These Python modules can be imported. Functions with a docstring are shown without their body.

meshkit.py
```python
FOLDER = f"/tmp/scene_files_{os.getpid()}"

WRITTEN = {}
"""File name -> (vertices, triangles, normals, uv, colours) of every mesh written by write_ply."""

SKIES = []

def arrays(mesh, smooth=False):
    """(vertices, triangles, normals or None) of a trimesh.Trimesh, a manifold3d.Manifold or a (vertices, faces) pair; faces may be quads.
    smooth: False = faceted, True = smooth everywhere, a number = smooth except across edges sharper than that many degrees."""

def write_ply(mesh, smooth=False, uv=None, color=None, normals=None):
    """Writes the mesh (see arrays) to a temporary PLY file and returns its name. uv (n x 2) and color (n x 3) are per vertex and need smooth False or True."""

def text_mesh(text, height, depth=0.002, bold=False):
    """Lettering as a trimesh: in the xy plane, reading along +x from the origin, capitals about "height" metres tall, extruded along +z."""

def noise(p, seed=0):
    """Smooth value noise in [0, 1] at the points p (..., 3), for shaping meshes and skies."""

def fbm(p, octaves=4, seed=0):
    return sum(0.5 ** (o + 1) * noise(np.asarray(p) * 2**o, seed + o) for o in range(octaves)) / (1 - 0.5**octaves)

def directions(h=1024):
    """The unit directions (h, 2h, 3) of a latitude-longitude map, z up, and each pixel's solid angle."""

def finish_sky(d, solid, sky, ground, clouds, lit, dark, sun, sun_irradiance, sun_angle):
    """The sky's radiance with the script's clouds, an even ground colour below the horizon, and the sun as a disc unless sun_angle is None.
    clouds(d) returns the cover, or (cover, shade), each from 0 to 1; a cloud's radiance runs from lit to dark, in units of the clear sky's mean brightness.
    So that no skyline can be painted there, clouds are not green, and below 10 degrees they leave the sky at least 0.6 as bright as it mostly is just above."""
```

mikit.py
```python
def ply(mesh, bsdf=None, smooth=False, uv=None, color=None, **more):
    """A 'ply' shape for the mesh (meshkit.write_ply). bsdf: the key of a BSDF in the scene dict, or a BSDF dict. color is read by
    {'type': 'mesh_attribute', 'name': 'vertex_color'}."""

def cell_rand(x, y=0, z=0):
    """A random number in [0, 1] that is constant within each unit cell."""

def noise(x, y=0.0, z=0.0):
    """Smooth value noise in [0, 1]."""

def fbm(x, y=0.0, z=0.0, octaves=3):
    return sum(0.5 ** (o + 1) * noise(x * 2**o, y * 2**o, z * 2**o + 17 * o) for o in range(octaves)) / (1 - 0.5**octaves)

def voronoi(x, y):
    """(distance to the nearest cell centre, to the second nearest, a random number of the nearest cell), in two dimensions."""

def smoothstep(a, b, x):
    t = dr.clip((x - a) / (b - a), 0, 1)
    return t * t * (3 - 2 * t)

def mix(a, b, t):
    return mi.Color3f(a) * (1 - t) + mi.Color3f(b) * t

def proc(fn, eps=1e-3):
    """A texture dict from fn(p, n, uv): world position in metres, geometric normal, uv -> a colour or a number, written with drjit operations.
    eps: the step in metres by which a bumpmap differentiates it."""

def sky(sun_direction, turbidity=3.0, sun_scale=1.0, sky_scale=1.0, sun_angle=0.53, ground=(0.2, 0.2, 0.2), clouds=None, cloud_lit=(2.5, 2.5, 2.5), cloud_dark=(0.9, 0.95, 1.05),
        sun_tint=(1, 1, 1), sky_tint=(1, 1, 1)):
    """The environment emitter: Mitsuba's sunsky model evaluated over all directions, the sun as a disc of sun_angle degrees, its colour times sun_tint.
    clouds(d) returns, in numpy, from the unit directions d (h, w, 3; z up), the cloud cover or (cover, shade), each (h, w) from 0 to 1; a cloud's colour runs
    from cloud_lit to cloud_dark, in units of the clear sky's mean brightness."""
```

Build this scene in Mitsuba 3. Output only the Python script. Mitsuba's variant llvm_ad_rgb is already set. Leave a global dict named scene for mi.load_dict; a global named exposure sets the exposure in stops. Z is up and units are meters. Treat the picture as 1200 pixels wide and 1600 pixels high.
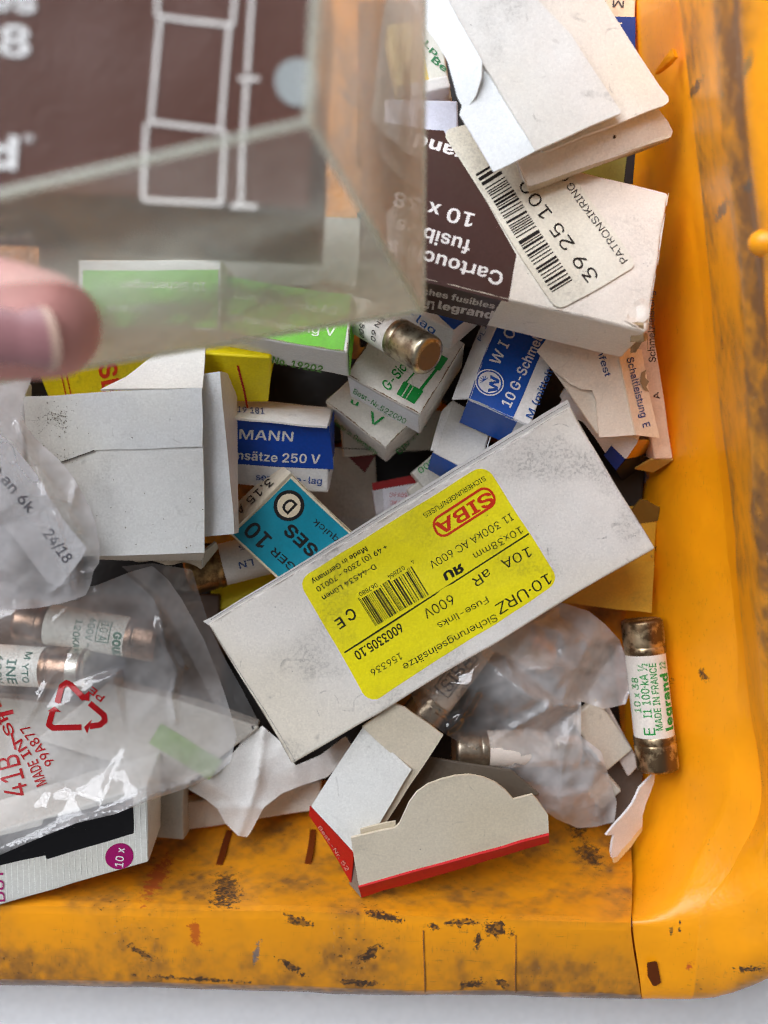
import math, random, glob, numpy as np, trimesh, mitsuba as mi, drjit as dr, mikit, meshkit
from mikit import proc, noise, fbm, smoothstep
from shapely.geometry import Polygon, MultiPolygon, Point, box as sbox
from shapely import affinity, union_all
from scipy.spatial import Delaunay
from scipy.interpolate import RBFInterpolator
from PIL import Image, ImageDraw, ImageFont

T = mi.ScalarTransform4f
scene, labels = {}, {}
# ------------------------------------------------------------------ camera, light, exposure
CZ, FL = 230.0, 1287.0                       # camera height above the crate floor in mm; focal length in pixels of a 1200 px wide picture
scene['camera'] = {'type': 'thinlens', 'fov': 2 * math.degrees(math.atan(600 / FL)), 'fov_axis': 'x', 'aperture_radius': 0.00145, 'focus_distance': 0.186,
                   'near_clip': 0.005, 'far_clip': 20.0, 'to_world': T().look_at(origin=[0, 0, CZ / 1000], target=[0, 0, 0], up=[0, 1, 0])}
exposure = 0.0
WIN_L, AMB_L = 7.3, 0.15
wd = np.array([-0.44, 0.48, 0.76]); wd /= np.linalg.norm(wd)
scene['room_light'] = {'type': 'constant', 'radiance': {'type': 'rgb', 'value': [AMB_L * 1.0, AMB_L * 1.0, AMB_L * 1.02]}}
wm = T().look_at(origin=list(wd * 0.80), target=[0, 0, 0.03], up=[0, 0, 1])
scene['window'] = {'type': 'rectangle', 'to_world': wm @ T().scale([0.36, 0.29, 1]),
                   'emitter': {'type': 'area', 'radiance': {'type': 'rgb', 'value': [WIN_L * 0.97, WIN_L * 1.0, WIN_L * 1.06]}}, 'bsdf': {'type': 'diffuse'}}
labels['window'] = {'kind': 'structure', 'label': 'bright window of the room beyond the top of the frame'}

# ------------------------------------------------------------------ materials (a mesh's uv carries its own paint colour and grubbiness: u = r + 256 g, v = b + 256 * dirt)
def unpack(uv):
    u, v = dr.floor(uv.x), dr.floor(uv.y)
    g, d = dr.floor(u / 256), dr.floor(v / 256)
    lin = lambda c: dr.power(dr.maximum(c, 0) / 255, 2.2)
    return mi.Color3f(lin(u - 256 * g), lin(g), lin(v - 256 * d)), d / 15
def code(col, dirt=0.35):
    r, g, b = [int(np.clip(round(c), 0, 255)) for c in col]
    return (r + 256 * g + 0.5, b + 256 * int(round(np.clip(dirt, 0, 1) * 15)) + 0.5)

def card_fn(p, n, uv):
    c, d = unpack(uv)
    x, y, z = p.x * 1000, p.y * 1000, p.z * 1000
    grain = 0.90 + 0.14 * noise(x * 3.1, y * 3.1, z * 3.1) * (0.5 + noise(x * 7.3, y * 7.3, z * 7.3))
    blot = fbm(x * 0.09 + 3, y * 0.09, z * 0.09, 3)
    spk = noise(x * 2.3, y * 2.3, z * 2.3 + 9) * 0.6 + noise(x * 5.1, y * 5.1, z * 5.1) * 0.4
    smudge = smoothstep(0.50, 0.78, blot) * (0.35 + 0.65 * smoothstep(0.40, 0.75, spk)) * (0.5 + 0.5 * noise(x * 0.7, y * 0.7, z * 0.7))
    speck = smoothstep(0.88, 0.95, noise(x * 1.3 + 5, y * 1.3, z * 1.3)) * smoothstep(0.60, 0.85, noise(x * 0.37, y * 0.37, z * 0.37 + 4)) * smoothstep(0.45, 0.7, noise(x * 4.0, y * 4.0, z * 4.0))
    line = smoothstep(0.035, 0.012, dr.abs(noise(x * 0.23 + 11, y * 0.23, z * 0.23) - 0.5)) * smoothstep(0.66, 0.8, noise(x * 0.35, y * 0.35 + 9, z * 0.35)) * noise(x * 2, y * 2, z * 2)
    dark = dr.clip(d * (0.58 * smudge + 1.2 * speck + 0.5 * line), 0, 0.9)
    age = d * smoothstep(0.3, 0.75, fbm(x * 0.04, y * 0.04 + 7, z * 0.04, 2))
    c = mi.Color3f(c.x * (1 - 0.06 * age), c.y * (1 - 0.10 * age), c.z * (1 - 0.20 * age)) * grain
    return c * (1 - dark) + mi.Color3f(0.05, 0.045, 0.035) * dark
def card_bump(p, n, uv):
    x, y, z = p.x * 1000, p.y * 1000, p.z * 1000
    return 0.00006 * fbm(x * 1.2, y * 1.2, z * 1.2, 2)
scene['card'] = {'type': 'bumpmap', 'arbitrary': proc(card_bump, eps=2e-4), 'scale': 1.0,
                 'nested_bsdf': {'type': 'twosided', 'nested': {'type': 'principled', 'base_color': proc(card_fn), 'roughness': 0.48, 'specular': 0.42}}}
scene['ink'] = {'type': 'twosided', 'nested': {'type': 'principled', 'base_color': scene['card']['nested_bsdf']['nested']['base_color'], 'roughness': 0.4, 'specular': 0.45}}

def metal_fn(p, n, uv):
    c, d = unpack(uv)
    x, y, z = p.x * 1000, p.y * 1000, p.z * 1000
    w = smoothstep(0.32, 0.70, fbm(x * 0.45, y * 0.45, z * 0.45, 4)) * (0.45 + 0.55 * noise(x * 3, y * 3, z * 3)) + 0.28 * smoothstep(0.55, 0.8, noise(x * 1.4, y * 1.4, z * 1.4 + 3))
    w = dr.clip(w * d * 1.6, 0, 0.85)
    return c * (1 - w) + mi.Color3f(0.10, 0.055, 0.025) * w
def metal_rough(p, n, uv):
    x, y, z = p.x * 1000, p.y * 1000, p.z * 1000
    return 0.19 + 0.26 * fbm(x * 0.6, y * 0.6, z * 0.6, 2)
scene['metal'] = {'type': 'twosided', 'nested': {'type': 'principled', 'base_color': proc(metal_fn), 'metallic': 0.92, 'roughness': proc(metal_rough), 'specular': 0.5}}

# crate plastic: uv.x = how much grime a place carries, front lip dimness included
SCUFFS = [(468, 1440, 20, 7, .35), (455, 1522, 5, 26, -.9), (600, 1432, 32, 5, 0.15), (675, 1447, 10, 6, .1), (717, 1441, 20, 5, 0), (775, 1452, 18, 13, .3), (748, 1470, 5, 14, 0.2),
          (785, 1550, 9, 8, 0), (740, 1552, 17, 8, -.2), (560, 1549, 28, 5, 0.1), (576, 1496, 8, 24, 0.9), (213, 1494, 17, 6, 0.7), (345, 1412, 20, 7, 0.05), (958, 1396, 18, 9, 0.1), (950, 1360, 14, 20, .4),
          (300, 1545, 70, 4, .05), (1070, 866, 4, 8, .2), (1057, 902, 5, 12, .3), (1090, 1100, 8, 16, .3), (1125, 1068, 5, 14, -.2), (1003, 1045, 3, 6, 0), (1052, 640, 3, 7, 0), (1123, 712, 3, 14, .4),
          (1008, 245, 5, 14, .4), (1185, 1390, 8, 24, .2), (1046, 1450, 4, 10, 0), (1058, 1440, 3, 10, 0), (1150, 1490, 22, 8, -.4)]
def crate_fn(p, n, uv):
    x, y, z = p.x * 1000, p.y * 1000, p.z * 1000
    base = mi.Color3f(0.93, 0.352, 0.004)
    tone = fbm(x * 0.05, y * 0.05, z * 0.05, 3)
    c = base * (0.82 + 0.36 * tone)
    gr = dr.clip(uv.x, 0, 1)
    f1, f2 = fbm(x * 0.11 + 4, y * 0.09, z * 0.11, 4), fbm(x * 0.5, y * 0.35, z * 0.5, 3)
    film = dr.clip(smoothstep(0.30, 0.72, f1) * (0.02 + 0.95 * gr) * (0.45 + 0.7 * f2) + 0.50 * smoothstep(0.2, 0.75, gr) * (0.6 + 0.6 * f2), 0, 0.88)  # even film: grime, plus the weaker light on the front lip painted in
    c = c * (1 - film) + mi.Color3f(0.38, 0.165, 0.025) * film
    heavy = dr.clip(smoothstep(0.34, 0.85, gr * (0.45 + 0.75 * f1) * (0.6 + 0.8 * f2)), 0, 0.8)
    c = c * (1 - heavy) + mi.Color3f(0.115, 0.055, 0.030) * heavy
    bend = 2.0 * noise(x * 0.12, y * 0.12, z * 0.12)
    scr = smoothstep(0.74, 0.92, noise(x * 5.5 + bend * 3, y * 0.30 + bend, z * 1.5)) + smoothstep(0.80, 0.94, noise(x * 0.35 - bend, y * 6.0 + bend * 4, z * 1.5))
    scr = dr.clip(scr * smoothstep(0.42, 0.66, fbm(x * 0.16 + 20, y * 0.16, z * 0.16, 2)) * (0.12 + 0.6 * gr), 0, 0.6)
    c = c * (1 - scr) + mi.Color3f(0.20, 0.10, 0.03) * scr
    pale = dr.clip(smoothstep(0.83, 0.95, noise(x * 4.5 + bend * 5, y * 0.9 - bend, z * 2.5)) * (0.08 + 0.45 * gr) * smoothstep(0.5, 0.7, f1), 0, 0.5)
    c = c * (1 - pale) + mi.Color3f(0.55, 0.42, 0.28) * pale
    spk = smoothstep(0.82, 0.92, noise(x * 1.7, y * 1.7, z * 1.7)) * smoothstep(0.45, 0.7, f1) * (0.25 + gr)
    spk = dr.clip(spk, 0, 0.8)
    c = c * (1 - spk) + mi.Color3f(0.03, 0.02, 0.015) * spk
    m = mi.Float(0)
    wob = 1.9 * (fbm(x * 0.9, y * 0.9, z * 0.9, 3) - 0.5) + 0.9 * (noise(x * 3.1, y * 3.1, z * 3.1) - 0.5)
    for sx, sy, a, b, r in SC3:
        ca, sa = math.cos(r), math.sin(r)
        u, v = ((x - sx) * ca + (y - sy) * sa) / a, (-(x - sx) * sa + (y - sy) * ca) / b
        m = dr.maximum(m, smoothstep(1.0, 0.55, 0.8 * dr.sqrt(u * u + v * v) + wob))
    m = m * (0.60 + 0.32 * smoothstep(0.3, 0.6, noise(x * 2.1, y * 2.1, z * 2.1)))
    c = c * (1 - m) + mi.Color3f(0.022, 0.018, 0.02) * m
    for sx, sy, a, b, r, col in PAINT:
        ca, sa = math.cos(r), math.sin(r)
        u, v = ((x - sx) * ca + (y - sy) * sa) / a, (-(x - sx) * sa + (y - sy) * ca) / b
        m = 0.8 * smoothstep(1.0, 0.5, 0.8 * dr.sqrt(u * u + v * v) + wob * 0.8)
        c = c * (1 - m) + mi.Color3f(*col) * m
    return c
def crate_bump(p, n, uv):
    x, y, z = p.x * 1000, p.y * 1000, p.z * 1000
    return 0.00012 * fbm(x * 0.8, y * 0.8, z * 0.8, 3)
scene['crate_plastic'] = {'type': 'bumpmap', 'arbitrary': proc(crate_bump, eps=2e-4), 'scale': 1.0,
                          'nested_bsdf': {'type': 'twosided', 'nested': {'type': 'principled', 'base_color': proc(crate_fn), 'roughness': 0.38, 'specular': 0.5}}}

# thin clear film: uv.x = milkiness
scene['film_white'] = {'type': 'principledthin', 'base_color': {'type': 'rgb', 'value': [0.82, 0.82, 0.83]}, 'roughness': 0.30, 'diff_trans': 0.65, 'spec_trans': 0.0}
def film_w(p, n, uv):
    x, y, z = p.x * 1000, p.y * 1000, p.z * 1000
    return dr.clip(uv.x * (0.7 + 0.6 * fbm(x * 0.3, y * 0.3, z * 0.3, 3)), 0, 0.97)
scene['film'] = {'type': 'blendbsdf', 'weight': proc(film_w), 'a': {'type': 'thindielectric', 'int_ior': 1.5}, 'b': {'type': 'ref', 'id': 'film_white'}}
scene['stiff_clear'] = {'type': 'blendbsdf', 'weight': proc(film_w), 'a': {'type': 'thindielectric', 'int_ior': 1.55},
                        'b': {'type': 'principledthin', 'base_color': {'type': 'rgb', 'value': [0.80, 0.84, 0.76]}, 'roughness': 0.3, 'diff_trans': 1.2, 'spec_trans': 0.0}}
scene['front_clear'] = {'type': 'blendbsdf', 'weight': proc(film_w), 'a': {'type': 'thindielectric', 'int_ior': 1.28}, 'b': {**scene['stiff_clear']['b'], 'base_color': {'type': 'rgb', 'value': [0.85, 0.92, 0.80]}}}
scene['side_reflection_tint'] = {'type': 'blendbsdf', 'weight': proc(film_w), 'a': {'type': 'thindielectric', 'int_ior': 2.5}, 'b': {**scene['stiff_clear']['b'], 'base_color': {'type': 'rgb', 'value': [0.82, 0.73, 0.61]}}}  # warm milky tint paints the orange reflection into this side
def skin_fn(p, n, uv):
    x, y, z = p.x * 1000, p.y * 1000, p.z * 1000
    t = fbm(x * 0.15, y * 0.15, z * 0.15, 3)
    fine = noise(x * 2.2, y * 5, z * 2.2)
    return mikit.mix((0.60, 0.25, 0.225), (0.72, 0.38, 0.34), t) * (0.93 + 0.12 * fine)
scene['skin'] = {'type': 'principled', 'base_color': proc(skin_fn), 'roughness': 0.58, 'specular': 0.35, 'sheen': 0.15}
scene['nail_edge'] = {'type': 'twosided', 'nested': {'type': 'principled', 'base_color': {'type': 'rgb', 'value': [0.62, 0.42, 0.33]}, 'roughness': 0.4}}
scene['nail'] = {'type': 'twosided', 'nested': {'type': 'principled', 'base_color': {'type': 'rgb', 'value': [0.40, 0.19, 0.20]}, 'roughness': 0.38, 'specular': 0.5}}
def table_fn(p, n, uv):
    return mi.Color3f(0.90, 0.915, 0.94) * (0.95 + 0.08 * fbm(p.x * 700, p.y * 700, p.z * 700, 3))
scene['table_paint'] = {'type': 'twosided', 'nested': {'type': 'principled', 'base_color': proc(table_fn), 'roughness': 0.5}}

# ------------------------------------------------------------------ helpers
CAM = np.array([0, 0, CZ])
def P(x, y, z):
    d = CZ - z
    return np.array([(x - 600) * d / FL, (800 - y) * d / FL, z], float)
SC3 = []
for sx, sy, a, b, r in SCUFFS:
    q = P(sx, sy, 36 if sy > 1300 else 40)
    w = 0.15 if sx < 990 else 0.10
    SC3.append((float(q[0]), float(q[1]), a * w, b * w, -r))
def Z(ox, oy, s):
    def f(*pts):
        out = [(ox + x / s, oy + y / s) for x, y in pts]
        return out if len(out) > 1 else out[0]
    return f
PAINT = [(*map(float, P(x, y, z)[:2]), s * w, s * h, r, col) for x, y, z, w, h, r, col, s in
         ((1177, 660, 80, 3, 18, .1, (0.06, 0.16, 0.38), .14), (1183, 715, 80, 3, 16, .12, (0.07, 0.17, 0.36), .14), (1106, 182, 82, 3, 12, -.1, (0.20, 0.14, 0.06), .13), (1166, 296, 86, 7, 9, 0, (0.10, 0.085, 0.07), .13),
          (1028, 1358, 32, 6, 4, .6, (0.35, 0.02, 0.01), .15), (1075, 1508, 36, 5, 9, -.5, (0.5, 0.06, 0.02), .15), (402, 1486, 34, 5, 18, -.2, (0.10, 0.13, 0.16), .15), (305, 1456, 35, 8, 22, 0.1, (0.5, 0.08, 0.01), .15), (235, 1385, 30, 14, 10, 0, (0.42, 0.07, 0.02), .15))]
class Plane:
    """A flat face standing in the scene, through three points; n points to the viewer's side."""
    def __init__(s, a, b, c):
        a, b, c = (np.asarray(v, float) for v in (a, b, c))
        n = np.cross(b - a, c - a); n /= np.linalg.norm(n)
        if n @ (CAM - a) < 0: n = -n
        e = (b - a) / np.linalg.norm(b - a)
        s.o, s.n, s.e, s.f = a, n, e, np.cross(n, e)
    def hit(s, p, off=0.0):
        d = P(p[0], p[1], 0) - CAM
        t = ((s.o + s.n * off - CAM) @ s.n) / (d @ s.n)
        return CAM + d * t
    def uv(s, p): q = s.hit(p) - s.o; return np.array([q @ s.e, q @ s.f])
    def to3(s, v2, h=0.0):
        v2 = np.asarray(v2); return s.o + v2[:, :1] * s.e + v2[:, 1:2] * s.f + np.reshape(h, (-1, 1)) * s.n
    def lower(s, h):
        q = Plane.__new__(Plane); q.o, q.n, q.e, q.f = s.o - s.n * h, s.n, s.e, s.f; return q
def plane(*pz): return Plane(*[P(*p) for p in pz])

def warp(v):
    q = v / 24.0
    return v + (np.stack([meshkit.noise(q, s) for s in (1, 2, 3)], -1) - 0.5) * 1.2 + (np.stack([meshkit.noise(v / 6.5, s) for s in (4, 5, 6)], -1) - 0.5) * 0.32
def split(v, f, size):
    return trimesh.remesh.subdivide_to_size(v, f, size, max_iter=8) if size else (v, f)
def put(key, v, f, bsdf, uv=None, smooth=False, bend=True):
    v = warp(np.asarray(v, float)) if bend else np.asarray(v, float)
    m = (v * 0.001, np.asarray(f, int))
    if uv is None: scene[key] = mikit.ply(m, bsdf, smooth=smooth)
    else:
        uv = np.asarray(uv, float)
        if uv.ndim == 1: uv = np.tile(uv, (len(v), 1))
        scene[key] = mikit.ply(m, bsdf, smooth=smooth, uv=uv)
def numbered(key, pool):
    if key not in pool: return key
    i = 1
    while f'{key}_{i:03d}' in pool: i += 1
    return f'{key}_{i:03d}'
USED = set()
def thing(name, label, cat, group=None):
    key = numbered(name, USED); USED.add(key)
    labels[key] = {'label': label, 'category': cat}
    if group: labels[key]['group'] = group
    return key
def sub(parent, name):
    key = numbered(parent + '__' + name, USED); USED.add(key); return key

def tri2(poly):
    vs, fs, n = [], [], 0
    for g in getattr(poly, 'geoms', [poly]):
        if g.is_empty or g.area < 1e-6 or g.geom_type != 'Polygon': continue
        v, f = trimesh.creation.triangulate_polygon(g, engine='earcut')
        vs.append(v); fs.append(f + n); n += len(v)
    return np.vstack(vs), np.vstack(fs)
def rounded(poly, r): return poly.buffer(-r).buffer(r, quad_segs=5) if r > 0 else poly
def poly_of(pl, px, r=0.0): return rounded(Polygon([pl.uv(p) for p in px]), r)
def orient(v, f, n):
    a = np.cross(v[f[:, 1]] - v[f[:, 0]], v[f[:, 2]] - v[f[:, 0]]) @ n
    f = f.copy(); f[a < 0] = f[a < 0][:, ::-1]; return f
def ink(key, pl, poly, col, off=0.16, dirt=0.2, size=2.6, bsdf='ink'):
    v, f = tri2(poly)
    v = pl.to3(v, off); f = orient(v, f, pl.n)
    v, f = split(v, f, size)
    put(key, v, f, bsdf, code(col, dirt))
def sheet(key, pl, px, col, t=0.5, dirt=0.4, r=0.0, curl=None, size=2.6, bsdf='card', poly=None):
    """A piece of board with its top on the plane; curl(u, v) -> height bends it."""
    poly = poly if poly is not None else poly_of(pl, px, r)
    m = trimesh.creation.extrude_polygon(poly, t, engine='earcut')
    v, f = split(m.vertices, m.faces, size)
    h = v[:, 2] - t
    if curl is not None: h = h + curl(v[:, 0], v[:, 1])
    put(key, pl.to3(v[:, :2], h), f, bsdf, code(col, dirt))
    return poly
BALL = trimesh.creation.icosphere(subdivisions=1, radius=1.0).vertices
def hexa(key, c8, col, r=0.45, dirt=0.4, size=2.6, bsdf='card'):
    c8 = np.asarray(c8); cen = c8.mean(0)
    e = [c8[1] - c8[0], c8[2] - c8[0], c8[4] - c8[0]]
    e = [x / np.linalg.norm(x) for x in e]
    pts = []
    for i in range(8):
        s = [(-1 if i & 1 else 1), (-1 if i & 2 else 1), (-1 if i & 4 else 1)]
        q = c8[i] + r * sum(a * b for a, b in zip(s, e))
        pts.append(q + BALL * r)
    m = trimesh.Trimesh(np.vstack(pts)).convex_hull
    v, f = split(m.vertices, m.faces, size)
    put(key, v, f, bsdf, code(col, dirt))
class Carton:
    """A closed box: A, B, C = (px, py, z) three corners of the face turned to the viewer, t its depth behind that face."""
    def __init__(s, root, A, B, C, t, col, dirt=0.4, r=0.5, part='body'):
        a, b, c = P(*A), P(*B), P(*C)
        s.top = Plane(a, b, c); n = s.top.n
        # square the corner up: keep AB, make AC perpendicular in the plane unless far from it
        d = b + c - a
        s.a, s.b, s.c, s.d, s.t, s.root = a, b, c, d, t, root
        c8 = [a, b, c, d] + [q - n * t for q in (a, b, c, d)]
        hexa(sub(root, part), c8, col, r, dirt)
    def side(s, p, q):
        p, q = getattr(s, p), getattr(s, q); return Plane(p, q, p - s.top.n * s.t)
    def sidequad(s, p, q, u0=0, u1=1, h0=0, h1=1):
        """polygon in the side plane's own coordinates: from fraction u0..u1 along the edge, h0..h1 of the depth"""
        pl = s.side(p, q); L = np.linalg.norm(getattr(s, q) - getattr(s, p))
        sg = np.sign((-s.top.n) @ pl.f)
        return pl, Polygon([(u0 * L, sg * h0 * s.t), (u1 * L, sg * h0 * s.t), (u1 * L, sg * h1 * s.t), (u0 * L, sg * h1 * s.t)])
def worn(c, edges, col=(128, 102, 76), seed=1, w=0.22):
    """rubbed board showing in broken lines along the edges of a carton's face"""
    r = np.random.default_rng(seed); out = []
    cen = (c.a + c.d) / 2
    for p, q in edges:
        A, B = getattr(c, p), getattr(c, q); L = np.linalg.norm(B - A); x = 0.3
        inn = np.array([(cen - A) @ c.top.e, (cen - A) @ c.top.f]); e2 = np.array([(B - A) @ c.top.e, (B - A) @ c.top.f]) / L
        nn = inn - e2 * (inn @ e2); nn /= np.linalg.norm(nn); a2 = np.array([(A - c.top.o) @ c.top.e, (A - c.top.o) @ c.top.f])
        while x < L - 0.5:
            s = r.uniform(2.0, 14.0); y = min(x + s, L - 0.3); n = 15
            t = np.linspace(x, y, n); h = w * r.uniform(0.1, 1.2, n) * np.sin(np.linspace(0.1, 3.04, n))
            out.append(Polygon(list(a2 + e2 * t[:, None] + nn * 0.16) + list((a2 + e2 * t[:, None] + nn * (0.16 + h)[:, None])[::-1])).buffer(0.02))
            x = y + r.choice([0.05, 0.1, 0.4, 2.0])
    ink(sub(c.root, 'worn_edge'), c.top, union_all(out), col, off=0.24, dirt=0.6, size=None)
FONT = glob.glob("/opt/blender-*/*/datafiles/fonts/Inter.woff2")[0]
_fonts, _glyph = {}, {}
def glyphs(txt, weight=500):
    """(outline of the lettering in units of the capital height, its width)"""
    k = (txt, weight)
    if k not in _glyph:
        if weight not in _fonts:
            f = ImageFont.truetype(FONT, 88)
            try: f.set_variation_by_axes([24, weight])
            except Exception: pass
            _fonts[weight] = f
        f = _fonts[weight]
        x0, y0, x1, y1 = f.getbbox(txt, anchor='ls')
        im = Image.new('L', (x1 - x0 + 8, y1 - y0 + 8))
        ImageDraw.Draw(im).text((4 - x0, 4 - y0), txt, 255, f, anchor='ls')
        on = np.pad(np.asarray(im) > 127, ((0, 0), (1, 1))).astype(np.int8)
        rows, st = np.nonzero(np.diff(on, axis=1) == 1); en = np.nonzero(np.diff(on, axis=1) == -1)[1]
        import shapely as _sh; sh = union_all(_sh.box(st, -rows - 1, en, -rows)).buffer(0.6).buffer(-0.6).simplify(0.6)
        s = 1 / 64.0
        _glyph[k] = (affinity.affine_transform(sh, [s, 0, 0, s, -4 * s, (4 - y0) * s]), (x1 - x0) * s)
    return _glyph[k]
def text_poly(pl, txt, p0, p1, h, weight=500):
    g, w = glyphs(txt, weight)
    a, b = pl.uv(p0), pl.uv(p1)
    L = math.hypot(p1[0] - p0[0], p1[1] - p0[1]); ux, uy = (p1[1] - p0[1]) / L, -(p1[0] - p0[0]) / L
    mx, my = (p0[0] + p1[0]) / 2, (p0[1] + p1[1]) / 2
    up = pl.uv((mx + ux * h / 2, my + uy * h / 2)) - pl.uv((mx - ux * h / 2, my - uy * h / 2))
    e, o = (b - a) / w, a - up / 2
    return affinity.affine_transform(g, [e[0], up[0], e[1], up[1], o[0], o[1]])
def lettering(key, pl, items, col, off=0.2, dirt=0.1, clip=None, bsdf='ink'):
    """items: (text, middle of its start, middle of its end, capital height in px, weight)"""
    sh = union_all([text_poly(pl, *it) for it in items])
    if clip is not None: sh = sh.intersection(clip)
    ink(key, pl, sh, col, off, dirt, size=None, bsdf=bsdf)
def stroke(pl, pts, w, closed=False):
    from shapely.geometry import LineString, LinearRing
    q = [pl.uv(p) for p in pts]; s = np.linalg.norm(q[1] - q[0]) / max(math.dist(pts[0], pts[1]), 1e-9)
    return (LinearRing(q) if closed else LineString(q)).buffer(w * s / 2, cap_style=2)
def barcode(pl, p0, p1, q, n=44, seed=1, quiet=0.0):
    rnd = random.Random(seed); x, bars = 0.0, []
    while len(bars) < n:
        w = rnd.choice([1, 1, 1, 2, 2, 3]); bars.append((x, x + w)); x += w + rnd.choice([1, 1, 2, 2, 3])
    a, b, c = pl.uv(p0), pl.uv(p1), pl.uv(q) - pl.uv(p0)
    return union_all([Polygon([a + (b - a) * u0 / x, a + (b - a) * u1 / x, a + (b - a) * u1 / x + c, a + (b - a) * u0 / x + c]) for u0, u1 in bars])
def lathe(A, B, prof, seg=40):
    """prof: (mm along AB from A, radius)"""
    ax = B - A; ax = ax / np.linalg.norm(ax)
    u = np.cross(ax, [0, 0, 1.0]); u /= np.linalg.norm(u); w = np.cross(u, ax)
    if w[2] < 0: u, w = -u, -w
    th = np.linspace(0, 2 * math.pi, seg, endpoint=False)
    v = [A + ax * s + r * (np.cos(t) * w + np.sin(t) * u) for s, r in prof for t in th]
    f = []
    for i in range(len(prof) - 1):
        for j in range(seg):
            a, b = i * seg + j, i * seg + (j + 1) % seg
            f += [[a, b, b + seg], [a, b + seg, a + seg]]
    return np.array(v), np.array(f), ax, u, w
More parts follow.
